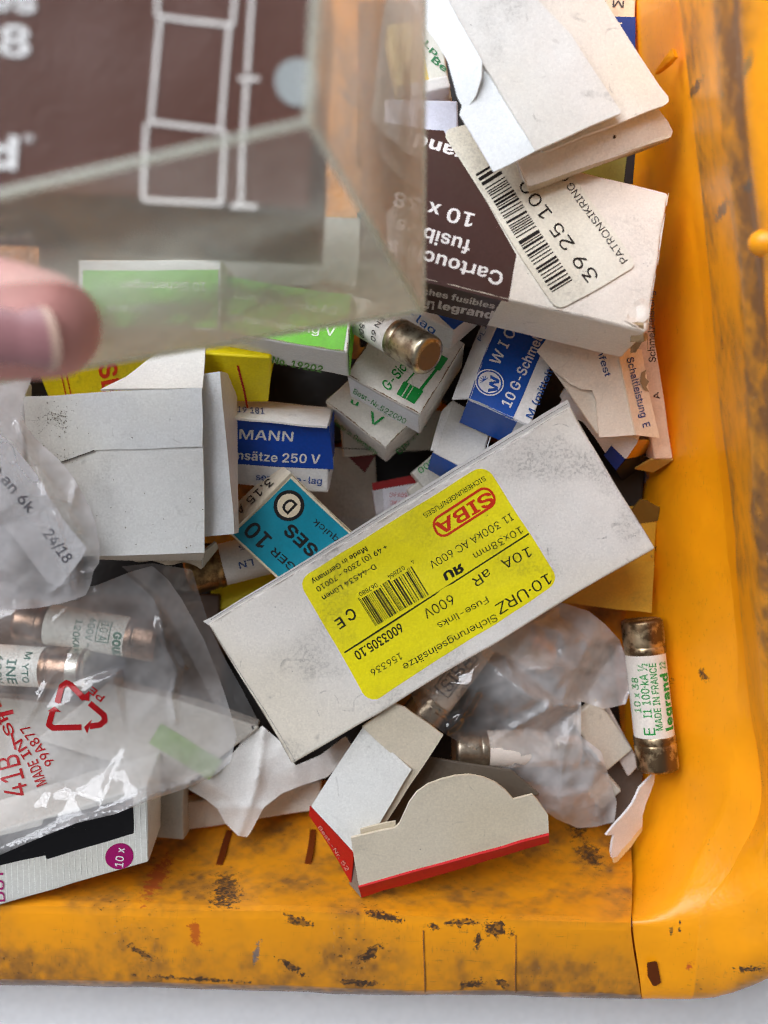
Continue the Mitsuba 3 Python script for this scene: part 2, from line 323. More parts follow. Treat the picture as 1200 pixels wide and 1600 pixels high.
def fuse(root, A, B, R, cap=9.0, cap_col=(200, 185, 160), body_col=(225, 215, 205), dirt=0.6, items=(), around=(), ink_col=(20, 120, 60), boxes=(), end_col=None):
    A, B = np.asarray(A, float), np.asarray(B, float); L = np.linalg.norm(B - A)
    def cp(k, a, b):
        pr = [(0, 0.01), (0, R * 0.55), (0.15, R * 0.86), (0.5, R * 0.97), (1.1, R)] + [(s, R) for s in (2.5, 4, 5.5)] + [(cap - 2.4, R), (cap - 2.1, R * 0.965), (cap - 1.8, R * 0.965), (cap - 1.5, R), (cap - .15, R), (cap, R * 0.93)]
        v, f, *_ = lathe(a, b, pr)
        put(sub(root, k), v, f, 'metal', code(cap_col, dirt), smooth=True, bend=False)
        if end_col:
            v, f, *_ = lathe(a, b, [(-0.12, 0.01), (-0.12, R * 0.7), (0.1, R * 0.74)])
            put(sub(root, 'end_disc'), v, f, 'card', code(end_col, 0.9), bend=False)
    cp('end_cap', A, B); cp('end_cap', B, A)
    v, f, ax, u, w = lathe(A, B, [(s, R * 0.955) for s in np.linspace(cap - 0.5, L - cap + 0.5, 12)])
    put(sub(root, 'tube'), v, f, 'ink', code(body_col, 0.3), smooth=True, bend=False)
    polys = []
    for txt, s0, s1, a, h, wt in items:              # s along A->B in mm, a the angle from straight up in degrees, h in mm; the text reads along s0 -> s1
        g, wd_ = glyphs(txt, wt); k = (s1 - s0) / wd_; sg = 1 if s1 > s0 else -1
        polys.append(affinity.affine_transform(g, [k, 0, 0, sg * h, s0, math.radians(a) * R - sg * h / 2]))
    for txt, s, a0, a1, h, wt in around:             # reads round the tube from angle a0 to a1 at s
        g, wd_ = glyphs(txt, wt); k = math.radians(a1 - a0) * R / wd_; sg = 1 if a1 > a0 else -1
        polys.append(affinity.affine_transform(g, [0, -sg * h, k, 0, s + sg * h / 2, math.radians(a0) * R]))
    for s0, s1, a0, a1, t in boxes:
        q = sbox(s0, math.radians(a0) * R, s1, math.radians(a1) * R); polys.append(q.difference(q.buffer(-t)))
    if polys:
        v, f = tri2(union_all(polys)); v, f = split(np.c_[v, v[:, 0] * 0], f, 0.8)
        Rr = R * 0.955 + 0.13
        th = v[:, 1] / R
        # u is chosen so that +angle lies on the left of the axis as seen from above
        left = np.cross(w, ax); sgn = 1 if left @ u > 0 else -1
        q = A + ax * v[:, :1] + Rr * (np.cos(th)[:, None] * w + sgn * np.sin(th)[:, None] * u)
        put(sub(root, 'lettering'), q, f, 'ink', code(ink_col, 0.15), bend=False)
def grid_in(outline, step, seed=0):
    rnd = np.random.default_rng(seed); pg = Polygon(outline)
    x0, y0, x1, y1 = pg.bounds
    gx, gy = np.meshgrid(np.arange(x0, x1, step), np.arange(y0, y1, step))
    gx[::2] += step / 2
    pts = np.c_[gx.ravel(), gy.ravel()] + rnd.uniform(-.22, .22, (gx.size, 2)) * step
    import shapely
    inner = pg.buffer(-step * 0.4)
    pts = pts[shapely.contains_xy(inner, pts[:, 0], pts[:, 1])]
    L = pg.exterior.length; n = int(L / (step * 0.8))
    rim = np.array([pg.exterior.interpolate(i / n, normalized=True).coords[0] for i in range(n)])
    al = np.vstack([rim, pts]); tr = Delaunay(al).simplices
    c = al[tr].mean(1); tr = tr[shapely.contains_xy(pg, c[:, 0], c[:, 1])]
    return al, tr
from scipy.interpolate import LinearNDInterpolator
def crumple(q, amp, freq, seed, sharp=True):
    """heights in mm at px positions: flat facets that meet in folds, at two sizes"""
    out = 0
    for s, k in ((0.62 / freq, 1.0), (0.24 / freq, 0.22)):
        r = np.random.default_rng(seed * 7 + int(k * 10)); lo, hi = np.array([-220.0, -220]), np.array([1320.0, 1720])
        n = int((hi - lo).prod() / s ** 2 * 0.9); pts = lo + r.random((n, 2)) * (hi - lo)
        m = ((pts > q.min(0) - 4 * s) & (pts < q.max(0) + 4 * s)).all(1)
        h = r.uniform(-1, 1, n) ; pts, h = np.vstack([pts[m], [q.min(0) - 9 * s, [q[:, 0].min() - 9 * s, q[:, 1].max() + 9 * s], [q[:, 0].max() + 9 * s, q[:, 1].min() - 9 * s], q.max(0) + 9 * s]]), np.r_[h[m], 0, 0, 0, 0]
        out = out + np.nan_to_num(LinearNDInterpolator(pts, h)(q)) * amp * k
    return out
class Film:
    """A crumpled film: outline in px, heights through control points, creases on top."""
    def __init__(s, outline, ctrl, amp=2.0, freq=0.014, seed=3, creases=()):
        s.outline, s.amp, s.freq, s.seed, s.creases = outline, amp, freq, seed, creases
        c = np.array(ctrl, float); s.rbf = RBFInterpolator(c[:, :2] / 100, c[:, 2], kernel='linear', smoothing=0.05)
    def z(s, q):
        q = np.asarray(q, float)
        z = s.rbf(q / 100) + crumple(q, s.amp, s.freq, s.seed)
        from shapely.geometry import LineString
        import shapely
        for pts, h, w in s.creases:
            d = shapely.distance(shapely.points(q), LineString(pts)); z = z + h * np.exp(-np.abs(d) / w)
        return z
    def build(s, key, bsdf, haze=0.2, step=7.0, col=None, dirt=0.3, drop=0.0):
        q, f = grid_in(s.outline, step, s.seed); z = s.z(q) - drop
        v = np.array([P(x, y, h) for (x, y), h in zip(q, z)])
        f = orient(v, f, np.array([0, 0, 1.0]))
        if col is not None: put(key, v, f, bsdf, code(col, dirt), smooth=True, bend=False)
        else:
            hz = haze(q) if callable(haze) else np.full(len(q), haze)
            put(key, v, f, bsdf, np.c_[hz, hz * 0], smooth=True, bend=False)
    def print(s, key, polys_px, col, off=0.3, step=6):
        v, f = tri2(union_all(polys_px)); v, f = split(np.c_[v, v[:, 0] * 0], f, step)
        z = s.z(v[:, :2]) + off
        q = np.array([P(x, y, h) for (x, y), h in zip(v[:, :2], z)]); f = orient(q, f, np.array([0, 0, 1.0]))
        put(key, q, f, 'ink', code(col, 0.05), bend=False)
def px_text(txt, p0, p1, h, wt=500):
    """lettering polygon in picture pixels, for printing on film"""
    g, w = glyphs(txt, wt); a, b = np.array(p0, float), np.array(p1, float); L = np.linalg.norm(b - a); e = (b - a) / L; up = np.array([e[1], -e[0]])
    o = a - up * h / 2
    return affinity.affine_transform(g, [e[0] * L / w, up[0] * h, e[1] * L / w, up[1] * h, o[0], o[1]])
# ------------------------------------------------------------------ the setting: table top and crate
v = np.array([[-1500, -1500, -1.5], [1500, -1500, -1.5], [1500, 1500, -1.5], [-1500, 1500, -1.5]], float)
put('table_top', v, [[0, 1, 2], [0, 2, 3]], 'table_paint', bend=False)
labels['table_top'] = {'kind': 'structure', 'label': 'plain white table top below the crate'}

crate = thing('storage_crate', 'worn orange plastic storage crate with grimy rim, full of cartons and fuses', 'crate')
def loft(key, rows, grime_shade, rowk=None):
    """rows: list of polylines of 3-D points (same length); grime: weight per column"""
    rows = np.array(rows); nr, nc = rows.shape[:2]
    # refine
    from numpy import interp
    def refine(a, ax, k):
        a = np.moveaxis(a, ax, 0); n = a.shape[0]; t = np.linspace(0, n - 1, (n - 1) * k + 1)
        i = np.minimum(t.astype(int), n - 2); w = (t - i).reshape((-1,) + (1,) * (a.ndim - 1))
        return np.moveaxis(a[i] * (1 - w) + a[i + 1] * w, 0, ax)
    g = np.tile(np.array(grime_shade, float), (nr, 1))[..., None]
    if rowk is not None: g = g * np.array(rowk)[:, None, None]
    a = np.concatenate([rows, g], -1)
    if nr > 6:
        from scipy.interpolate import PchipInterpolator
        tt = np.arange(nr); a = PchipInterpolator(tt, a, axis=0)(np.linspace(0, nr - 1, (nr - 1) * 10 + 1)); a = refine(a, 1, 4)
    else: a = refine(refine(a, 0, 8), 1, 4)
    R, C = a.shape[:2]; v = a.reshape(-1, 4)
    i = np.arange(R * C).reshape(R, C)
    f = np.concatenate([np.stack([i[:-1, :-1], i[1:, :-1], i[1:, 1:]], -1).reshape(-1, 3), np.stack([i[:-1, :-1], i[1:, 1:], i[:-1, 1:]], -1).reshape(-1, 3)])
    m = trimesh.graph.smooth_shade(trimesh.Trimesh(v[:, :3], f, process=False), angle=math.radians(35), facet_minarea=None)
    from scipy.spatial import cKDTree
    gi = cKDTree(v[:, :3]).query(m.vertices)[1]
    put(key, m.vertices, m.faces, 'crate_plastic', np.c_[v[gi, 3], v[gi, 3] * 0], smooth=True)
# right side wall: (px, z) profile at stations down the picture
ST = [(-330, [(930, 3), (1018, 60), (1034, 68), (1078, 78), (1092, 77), (1120, 81), (1126, 87), (1200, 95), (1206, 40)]),
      (-100, [(950, 3), (1035, 60), (1050, 68), (1102, 79), (1112, 77), (1144, 81), (1152, 87), (1232, 94), (1238, 40)]),
      (200, [(965, 3), (1068, 57), (1080, 64), (1122, 75), (1132, 73), (1164, 77), (1172, 83), (1252, 90), (1258, 40)]),
      (420, [(970, 3), (1092, 53), (1104, 60), (1146, 71), (1155, 69), (1187, 73), (1196, 79), (1275, 86), (1281, 38)]),
      (800, [(975, 3), (1128, 46), (1141, 52), (1172, 62), (1182, 60), (1214, 64), (1224, 70), (1300, 77), (1306, 32)]),
      (1060, [(978, 3), (1152, 40), (1168, 45), (1190, 54), (1205, 53), (1236, 57), (1246, 62), (1315, 68), (1320, 26)]),
      (1240, [(980, 4), (1130, 36), (1190, 43), (1206, 49), (1225, 49), (1252, 53), (1262, 57), (1325, 62), (1330, 20)]),
      (1345, [(975, 9), (1080, 33), (1150, 40), (1190, 45), (1220, 47), (1262, 50), (1272, 53), (1330, 57), (1335, 15)]),
      (1440, [(987, 35), (1045, 37), (1090, 39), (1150, 42), (1192, 44), (1240, 47), (1262, 49), (1300, 51), (1305, 10)]),
      (1505, [(996, 34), (1040, 35.5), (1085, 37), (1130, 39), (1165, 41), (1200, 43), (1222, 44), (1240, 45), (1246, 5)])]
rows = [[P(x, py, z + (0 if i < 3 or i == 8 else (13 if py < 900 else 9 if py < 1100 else 5 if py < 1300 else 2) * (0.6 if i == 3 else 1))) for i, (x, z) in enumerate(pr)] for py, pr in ST]
edge = [P(1003, 1561, 31), P(1040, 1561, 31.5), P(1075, 1560, 32), P(1110, 1557, 33), P(1138, 1549, 34.5), P(1165, 1538, 36), P(1190, 1526, 38), P(1215, 1512, 40), P(1222, 1507, 4)]
rows.append(edge)
rows.append([q * [1, 1, 0] + [q[0] * 0.02, -1.5, 1.0] for q in edge])
rows = [list(r[:3]) + [r[2] + (r[3] - r[2]) * 0.08] + list(r[3:]) for r in rows]
loft(sub(crate, 'side_wall'), rows, [0.1, 0.0, 0.0, 0.56, 0.42, 0.62, 0.82, 0.5, 0.0, 0.2], [1, 1, 1, 1, 1, 0.9, 0.7, 0.45, 0.35, 0.5, 0.9, 1])
# low front wall
fr = []
for px in (-330, -150, 0, 200, 400, 600, 800, 940, 985):
    k = px / 985
    e = px * 0.0265
    fr.append([P(px, 1265 + e * .3, 2), P(px, 1330 + e * .5, 15), P(px, 1404 + e, 34.5), P(px, 1414 + e, 36.2), P(px, 1428 + e, 36.0), P(px + (8 if px > 900 else 0), 1480 + e, 34), P(px + (16 if px > 900 else 0), 1527 + e, 32.0), P(px + (17 if px > 900 else 0), 1534 + e, 30.5), P(px + (17 if px > 900 else 0), 1536 + e, 28.0), P(px + (17 if px > 900 else 0), 1445, 0.0)])
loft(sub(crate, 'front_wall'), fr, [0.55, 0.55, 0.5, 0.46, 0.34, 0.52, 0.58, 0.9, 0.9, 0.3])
v = np.array([[-175, -95, 1.0], [78, -95, 1.0], [60, 215, 1.0], [-175, 215, 1.0]], float); v, f = split(v, np.array([[0, 1, 2], [0, 2, 3]]), 25)
put(sub(crate, 'floor'), v, f, 'crate_plastic', (0.6, 0.0))
for nm, (a, b, z) in {'back_wall': ((-178, 214), (64, 214), 78), 'side_wall': ((-178, -100), (-178, 214), 55)}.items():
    a, b = np.array(a + (0,), float), np.array(b + (0,), float); out = np.array([0, 12, 0]) if nm == 'back_wall' else np.array([-12.0, 0, 0])
    loft(sub(crate, nm), [[q, q + out * .5 + [0, 0, z - 3], q + out * .6 + [0, 0, z], q + out * 1.4 + [0, 0, z + 6], q + out * 1.6 + [0, 0, z + 3], q + out * 1.7] for q in (a, (a + b) / 2, b)], [.3, .1, .2, .4, .4, .2])
# moulding lines of the rim, the slot in the corner, two dark bars painting recess shade, a nub and a buckle of the side wall
lip = plane((600, 1435, 36.1), (660, 1435, 36.1), (660, 1540, 31.6))
def bar(key, a, b, w, h, bsdf='crate_plastic', uv=(0.5, 0)):
    a, b = np.asarray(a, float), np.asarray(b, float); e = (b - a) / np.linalg.norm(b - a)
    s = np.cross(e, [0, 0, 1.0]); s /= np.linalg.norm(s); n = np.cross(s, e)
    if n[2] < 0: n = -n
    pts = [q + s * i * w / 2 + n * j for q in (a, b) for i in (-1, 1) for j in (-.5, h)]
    m = trimesh.Trimesh(np.array(pts)).convex_hull; put(key, *split(m.vertices, m.faces, 4), bsdf, uv)
bar(sub(crate, 'moulding_line'), P(661, 1452, 35.6), P(664, 1546, 31.9), 0.3, 0.5, uv=(2.5, 0))
bar(sub(crate, 'moulding_line'), P(806, 1458, 35.4), P(807, 1550, 32.0), 0.25, 0.5, uv=(1.3, 0))
bar(sub(crate, 'recess_shade'), P(360, 1298, 8.4), P(342, 1350, 19.4), 1.6, 0.25, 'card', code((112, 50, 5), 0.6))  # thin proud bars; their dark colour paints the shade of a recess
bar(sub(crate, 'recess_shade'), P(488, 1298, 8.4), P(480, 1352, 19.4), 1.6, 0.25, 'card', code((112, 50, 5), 0.6))
nub = trimesh.creation.icosphere(subdivisions=3, radius=3.2); nub.vertices = nub.vertices * [1.1, 0.8, 0.8] + P(1204, 378, 92)
put(sub(crate, 'nub'), nub.vertices, nub.faces, 'crate_plastic', (0, 0), smooth=True)
sl = plane((1000, 1490, 34.9), (1040, 1490, 35.9), (1010, 1540, 33.3))
ink(sub(crate, 'painted_slot'), sl, rounded(Polygon([sl.uv(p) for p in [(1009, 1499), (1024, 1496), (1030, 1530), (1019, 1537), (1010, 1520)]]), 0.5), (95, 45, 5), off=0.9)  # flat dark patch, shade inside the hole painted as colour
wall_n = np.array([-0.9, 0, 0.45])
fold = [P(1058, 78, 66.5), P(1046, 92, 62.5), P(1030, 112, 56), P(1029, 118, 55), P(1048, 104, 61), P(1062, 90, 66)]
m = trimesh.Trimesh(np.vstack([q + wall_n * k for q in fold for k in (0.2, 1.2)])).convex_hull
put(sub(crate, 'fold'), *split(m.vertices, m.faces, 3), 'crate_plastic', (0.0, 0))

WHITE, CREAM, GREY = (226, 225, 222), (224, 214, 198), (205, 202, 196)
BLUE, GREEN, BLACK, RED, NAVY = (18, 76, 165), (18, 140, 60), (22, 21, 22), (190, 28, 30), (28, 50, 120)

# ------------------------------------------------------------------ cartons and boards at the bottom of the heap, dark fillers painting gap shade
def plain(name, label, A, B, C, t, col, cat='carton', dirt=0.5, group=None):
    k = thing(name, label, cat, group); return k, Carton(k, A, B, C, t, col, dirt)
k, c = plain('flat_carton', 'pale flat carton on the crate floor between the striped carton and the red edged one', (228, 1262, 10), (500, 1222, 10), (232, 1306, 9.5), 5, (222, 216, 208))
k, c = plain('grey_carton', 'grey board carton deep in the gap under the blue carton with white lettering', (420, 690, 12), (585, 705, 12), (430, 800, 10), 9, (188, 182, 172))
ink(sub(k, 'printed_band'), c.top, poly_of(c.top, [(560, 690), (600, 690), (570, 740), (545, 715)]), (110, 30, 25))
k, c = plain('grey_carton', 'grey carton low in the gap between teal carton and long white carton', (490, 812, 10), (640, 795, 10), (500, 900, 9), 8, (178, 174, 168))
k, c = plain('pale_carton', 'pale carton lying flat below the two green lettered white cartons', (530, 655, 17), (690, 640, 17), (535, 716, 16), 9, (206, 203, 192))
ink(sub(k, 'fold_line'), c.top, poly_of(c.top, [(528, 700), (650, 705), (650, 707), (528, 702)]), (120, 116, 104))
for lab, A, B, C in (('dark filler for shade deep below the green and white carton', (405, 560, 12), (600, 560, 12), (405, 690, 12)), ('dark filler for shade deep in the gap beside the white carton with red edge', (560, 690, 6), (780, 690, 6), (560, 900, 6)),
                     ('dark filler for shade in the gap right of the blue lettered carton', (690, 480, 20), (905, 600, 20), (650, 600, 20)), ('dark filler for shade in the gap under the lettered cream carton', (800, 600, 16), (1010, 690, 16), (790, 760, 16)),
                     ('dark filler for shade below the fuse bag and the open white carton', (120, 850, 14), (330, 850, 14), (120, 950, 14)), ('dark filler for shade deep behind the yellow carton with red letters', (-60, 560, 20), (260, 560, 20), (-60, 700, 20)),
                     ('dark filler for shade under the brown and white carton', (560, 330, 30), (960, 330, 30), (560, 540, 26)), ('dark filler for shade under the crumpled tissue wrapper', (300, 990, 8), (600, 1000, 8), (300, 1215, 8)), ('dark filler for shade under the milky bag', (640, 1010, 6), (960, 1010, 6), (660, 1230, 6)), ('dark filler for shade under the flaps at the top', (560, 0, 28), (900, 0, 28), (560, 250, 28))):
    k, c = plain('gap_shade_filler', lab, A, B, C, 6, (24, 22, 22))  # near-black boxes added to paint the shade in the gaps
k, c = plain('yellow_carton', 'olive yellow carton lying below the brass capped fuse', (255, 896, 11), (440, 880, 11), (262, 960, 15), 8, (214, 200, 20))
ink(sub(k, 'fold_line'), c.top, poly_of(c.top, [(258, 962), (360, 957), (360, 961), (258, 966)]), (40, 36, 5))
k, c = plain('dark_board', 'dark brown board under the clear bag with the two copper capped fuses', (-40, 935, 16), (345, 930, 16), (-40, 1130, 16), 6, (84, 66, 54))
k, c = plain('pale_board', 'pale board under the clear bag with red recycling print', (-60, 1090, 24), (290, 1110, 24), (-60, 1290, 24), 6, (158, 152, 142))
k, c = plain('dark_blue_board', 'dark slate piece of board inside the clear bag beside the silver fuse end', (140, 1022, 30), (196, 1018, 30), (142, 1062, 30), 2, (58, 60, 74))
k, c = plain('green_strip_carton', 'white carton with a pale green panel under the folded corner of the clear bag', (170, 1066, 27), (406, 1136, 25), (56, 1156, 27), 6, (198, 194, 186))
ink(sub(k, 'printed_panel'), c.top, poly_of(c.top, [(252, 1130), (350, 1188), (330, 1216), (235, 1160)]), (150, 178, 120))
k, c = plain('tan_carton', 'tan yellow board carton under the far corner of the long white carton', (862, 790, 19), (1030, 792, 19), (850, 940, 19), 10, (196, 146, 40), dirt=0.8)
sheet(sub(k, 'flap'), plane((890, 950, 20.5), (1016, 955, 20.5), (1022, 870, 21.5)), [(880, 938), (1018, 957), (1023, 878), (985, 874), (900, 890)], (196, 150, 50), dirt=0.8)
sheet(sub(k, 'torn_edge'), plane((990, 800, 21), (1030, 800, 21), (1010, 780, 23)), [(985, 800), (1000, 782), (1012, 784), (1020, 790), (1031, 795), (1028, 815), (1000, 820)], (120, 92, 40), dirt=0.9)

# pieces at the top of the picture behind the held pack
k, c = plain('cream_blue_carton', 'cream and dark blue carton against the crate wall at the top edge', (900, -60, 34), (995, -60, 34), (900, 110, 30), 12, (228, 208, 180))
ink(sub(k, 'printed_band'), c.top, poly_of(c.top, [(890, 27), (994, 28), (993, 120), (890, 120)]), (24, 58, 128))
lettering(sub(k, 'lettering'), c.top, [('M (mittel', (976, 8), (880, 3), 11, 500)], (70, 66, 70))
lettering(sub(k, 'lettering'), c.top, [('10', (974, 44), (952, 44), 13, 600)], (225, 210, 185))
k, c = plain('olive_carton', 'olive carton with black edge glimpsed between the white flaps and the sticker carton', (905, 225, 34), (985, 225, 34), (905, 300, 34), 10, (150, 150, 70))
ink(sub(k, 'dark_stripe'), c.top, poly_of(c.top, [(980, 228), (992, 228), (988, 290), (974, 290)]), (25, 25, 30))
k, c = plain('yellow_piece', 'worn yellow carton beside the white curled flap at the top', (600, 40, 44), (668, 30, 44), (620, 135, 44), 8, (216, 192, 90), dirt=0.8)
k, c = plain('green_print_carton', 'white carton with dark green letters wedged under the curled flap', (655, 30, 46), (690, 60, 46), (672, 130, 44), 6, (210, 212, 205))
lettering(sub(k, 'lettering'), c.top, [('Lp.', (664, 66), (690, 92), 9, 600), ('Be', (676, 92), (700, 112), 10, 700)], (20, 110, 60))
k, c = plain('small_white_carton', 'small white carton lying across the yellow piece at the top', (640, 130, 50), (702, 117, 50), (645, 150, 50), 6, (232, 234, 236))
k, c = plain('lilac_carton', 'pale lilac carton standing next to the brown and white carton', (600, 154, 53), (717, 157, 53), (600, 220, 53), 9, (206, 210, 226), dirt=0.1)

# ------------------------------------------------------------------ yellow, green, blue and teal cartons in the middle
k, c = plain('yellow_red_carton', 'dark yellow carton with red letters behind the open white carton', (50, 560, 40), (250, 553, 41), (72, 650, 33), 14, (226, 206, 12), group=None)
ink(sub(k, 'dark_end'), c.top, poly_of(c.top, [(30, 560), (58, 575), (86, 640), (30, 640)]), (30, 27, 20))
lettering(sub(k, 'lettering'), c.top, [('SE', (168, 566), (178, 616), 28, 700)], (205, 60, 20))
ink(sub(k, 'printed_lines'), c.top, union_all([stroke(c.top, [(94, 575), (106, 622)], 1.6), stroke(c.top, [(102, 575), (114, 622)], 1.6)]), (190, 50, 20))
k, c = plain('bright_yellow_carton', 'bright yellow carton with a thin red line above the blue carton', (255, 552, 47), (424, 556, 47), (262, 626, 34), 20, (238, 218, 10), dirt=0.3)
ink(sub(k, 'printed_lines'), c.top, stroke(c.top, [(372, 570), (389, 640)], 2.2), (185, 40, 25))
k, c = plain('green_white_carton', 'bright green and white carton with a printed number half under the held pack', (333, 424, 46), (553, 462, 48), (318, 511, 51), 10, (228, 228, 224), dirt=0.3)
worn(c, (('c', 'd'), ('b', 'd')), seed=7)
gp = poly_of(c.top, [(334, 425), (552, 463), (537, 549), (320, 510)])
ink(sub(k, 'printed_band'), c.top, gp, (104, 190, 32))
pl, q = c.sidequad('b', 'd', 0.0, 1.0, 0.02, 0.98); ink(sub(k, 'printed_band'), pl, q, (108, 190, 40))
lettering(sub(k, 'lettering'), c.side('c', 'd'), [('No. 19202', (425, 559), (504, 575), 11, 700)], (70, 140, 15))
lettering(sub(k, 'lettering'), c.top, [('Wickmann-Werke AG', (345, 452), (530, 487), 13, 500), ('Feinsicherung V', (345, 488), (525, 520), 13, 500)], (225, 232, 215), clip=gp)
k, c = plain('reflected_green_carton', 'pale green carton added for the reflection in the held pack', (120, 402, 50), (345, 402, 52), (118, 512, 50), 13, (226, 228, 222), dirt=0.2)  # added box with turned print, stands in for a mirrored reflection
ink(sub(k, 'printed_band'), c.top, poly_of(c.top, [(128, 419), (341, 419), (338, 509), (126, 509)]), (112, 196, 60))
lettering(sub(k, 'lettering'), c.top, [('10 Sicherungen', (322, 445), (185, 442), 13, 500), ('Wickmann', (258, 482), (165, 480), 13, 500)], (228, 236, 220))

k, c = plain('white_carton', 'pale carton seen through the hazy clear pack behind the green ones', (60, 330, 36), (650, 340, 36), (60, 440, 38), 12, (150, 150, 140))
k, c = plain('lag_carton', 'white and blue carton with lag lettering behind the loose brass capped fuse', (548, 445, 40), (711, 518, 44), (602, 400, 36), 7, (224, 223, 222))
ink(sub(k, 'printed_band'), c.top, poly_of(c.top, [(676, 486), (712, 518), (770, 470), (740, 440)]), BLUE)
lettering(sub(k, 'lettering'), c.top, [('time-lag', (596, 458), (684, 522), 12, 500)], (24, 84, 168))
k, c = plain('lower_green_print_carton', 'white carton with green standard number, lower of the two green lettered ones', (508, 628, 29), (600, 701, 32.5), (602, 534, 25), 11, (218, 215, 208), dirt=0.6)
pl = c.side('a', 'b'); lettering(sub(k, 'lettering'), pl, [('Made in Germany', (518, 655), (588, 709), 7.5, 500)], GREEN)
worn(c, (('a', 'b'), ('b', 'd')), seed=4, w=0.3)
lettering(sub(k, 'lettering'), c.top, [('V', (573, 650), (596, 660), 17, 500), ('u', (546, 626), (560, 632), 9, 600)], GREEN)
pl = c.side('b', 'd'); lettering(sub(k, 'lettering'), pl, [('DIN 41571', (617, 708), (676, 660), 10, 500)], GREEN)
k, c = plain('upper_green_print_carton', 'white carton with green fuse drawing under the loose fuse', (541, 585, 39.5), (657, 647, 42.5), (614, 477, 34.5), 12, (222, 219, 212), dirt=0.5)
pl, q = c.sidequad('a', 'b', 0.02, 0.98, 0.04, 0.94); ink(sub(k, 'printed_label'), pl, q, (226, 230, 236), off=0.12)
lettering(sub(k, 'lettering'), c.side('a', 'b'), [('Best-Nr.522000', (551, 609), (633, 657), 9, 500)], GREEN, off=0.22)
z5 = Z(500, 480, 5)
worn(c, (('a', 'b'), ('b', 'd'), ('a', 'c')), seed=3, w=0.3)
lettering(sub(k, 'lettering'), c.top, [('G-Sicherungen', z5((500, 622)), z5((900, 192)), 17, 600)], GREEN)
ar = union_all([Polygon([c.top.uv(z5(p)) for p in q]).buffer(0.25, join_style=1) for q in ([(660, 585), (800, 655), (735, 740), (608, 668)], [(952, 380), (992, 402), (930, 486), (893, 465)])])
ar = ar.difference(union_all([stroke(c.top, [z5((640, 690)), z5((700, 600))], 2.2), stroke(c.top, [z5((672, 708)), z5((732, 618))], 1.6)]))
ar = union_all([ar, stroke(c.top, [z5((668, 590)), z5((740, 515))], 2.2), stroke(c.top, [z5((785, 645)), z5((930, 455))], 4.4)])
ink(sub(k, 'fuse_drawing'), c.top, ar, GREEN)

k, c = plain('white_blue_edge_carton', 'white carton with thin blue end lying under the blue lettered one', (676, 706, 36), (745, 742, 37), (706, 622, 31), 11, (216, 215, 213), dirt=0.5)
pl, q = c.sidequad('a', 'b', 0.0, 1.0, 0.0, 1.0); ink(sub(k, 'printed_end'), pl, q, BLUE)
ink(sub(k, 'seam'), c.top, stroke(c.top, [(771, 672), (759, 706)], 1.5), (240, 240, 238))
sheet(sub(k, 'side_flap'), plane((676, 706, 36.3), (690, 640, 33), (706, 625, 31.6)), [(673, 703), (690, 640), (704, 626), (707, 628), (682, 704)], (232, 232, 230), t=0.5)
k, c = plain('shaded_board', 'grey board leaning under the white carton with blue end', (640, 740, 26), (730, 660, 26), (668, 775, 26), 8, (196, 193, 184), dirt=0.5)
lettering(sub(k, 'lettering'), c.top, [('2 500', (690, 710), (651, 738), 10, 500)], GREEN)
k, c = plain('green_patch_carton', 'pale grey carton with a green patch at the upper edge of the long white carton', (634, 768, 25), (735, 690, 25), (650, 800, 25), 8, (192, 188, 176), dirt=0.4)
ink(sub(k, 'printed_patch'), c.top, poly_of(c.top, [(682, 748), (702, 736), (712, 742), (684, 762)], 0.6), (20, 110, 60))
ink(sub(k, 'fold_line'), c.top, stroke(c.top, [(664, 752), (672, 762)], 1.0), (110, 104, 92))
k, c = plain('red_edge_carton', 'white carton with dark red edge and small red letters in the gap', (580, 766, 18), (672, 748, 18), (592, 850, 17), 9, (196, 194, 198))
ink(sub(k, 'printed_band'), c.top, poly_of(c.top, [(580, 757), (672, 739), (672, 753), (582, 769)]), (150, 26, 30))
ink(sub(k, 'printed_label'), c.top, poly_of(c.top, [(597, 766), (672, 756), (672, 850), (602, 850)]), (218, 216, 224))
lettering(sub(k, 'lettering'), c.top, [('250V AC', (640, 776), (607, 776), 6.5, 500), ('250V AC', (640, 788), (608, 788), 6.5, 500)], (190, 60, 70), off=0.25)

z6 = Z(640, 480, 4.615)
k, c = plain('blue_lettered_carton', 'blue and white carton with round emblem and slanting white lettering', (732, 624, 45), (829, 666, 46), (776, 506, 38.5), 12, (226, 226, 226))
ink(sub(k, 'printed_band'), c.top, poly_of(c.top, z6((424, 655), (745, 808), (1010, 200), (632, 120))), BLUE)
pl, q = c.sidequad('a', 'b', 0.0, 0.80, 0.0, 1.0); ink(sub(k, 'printed_band'), pl, q, BLUE)
ink(sub(k, 'worn_edge'), c.top, union_all([stroke(c.top, z6((432, 678), (545, 726)), 0.8), stroke(c.top, z6((565, 735), (672, 782)), 0.8), stroke(c.top, z6((690, 795), (830, 850)), 0.5)]), (200, 205, 215), off=0.3)
lettering(sub(k, 'lettering'), c.top, [('W I C K', z6((612, 412)), z6((790, 70)), 17, 600), ('10 G-Schmelz', z6((692, 722)), z6((950, 175)), 16, 700)], (222, 224, 228))
lettering(sub(k, 'lettering'), c.top, [('M (mitteltr', z6((858, 800)), z6((1028, 420)), 11, 500)], (36, 80, 150))
worn(c, (('a', 'b'), ('a', 'c')), seed=6, col=(205, 208, 214), w=0.16)
ctr = np.array(c.top.uv(z6((578, 548)))); rr = np.linalg.norm(c.top.uv(z6((578, 453))) - ctr)
disc = Point(ctr).buffer(rr * 0.80); ring = Point(ctr).buffer(rr).difference(Point(ctr).buffer(rr * 0.91))
wv = text_poly(c.top, 'W', z6((600, 625)), z6((622, 500)), 15, 800)
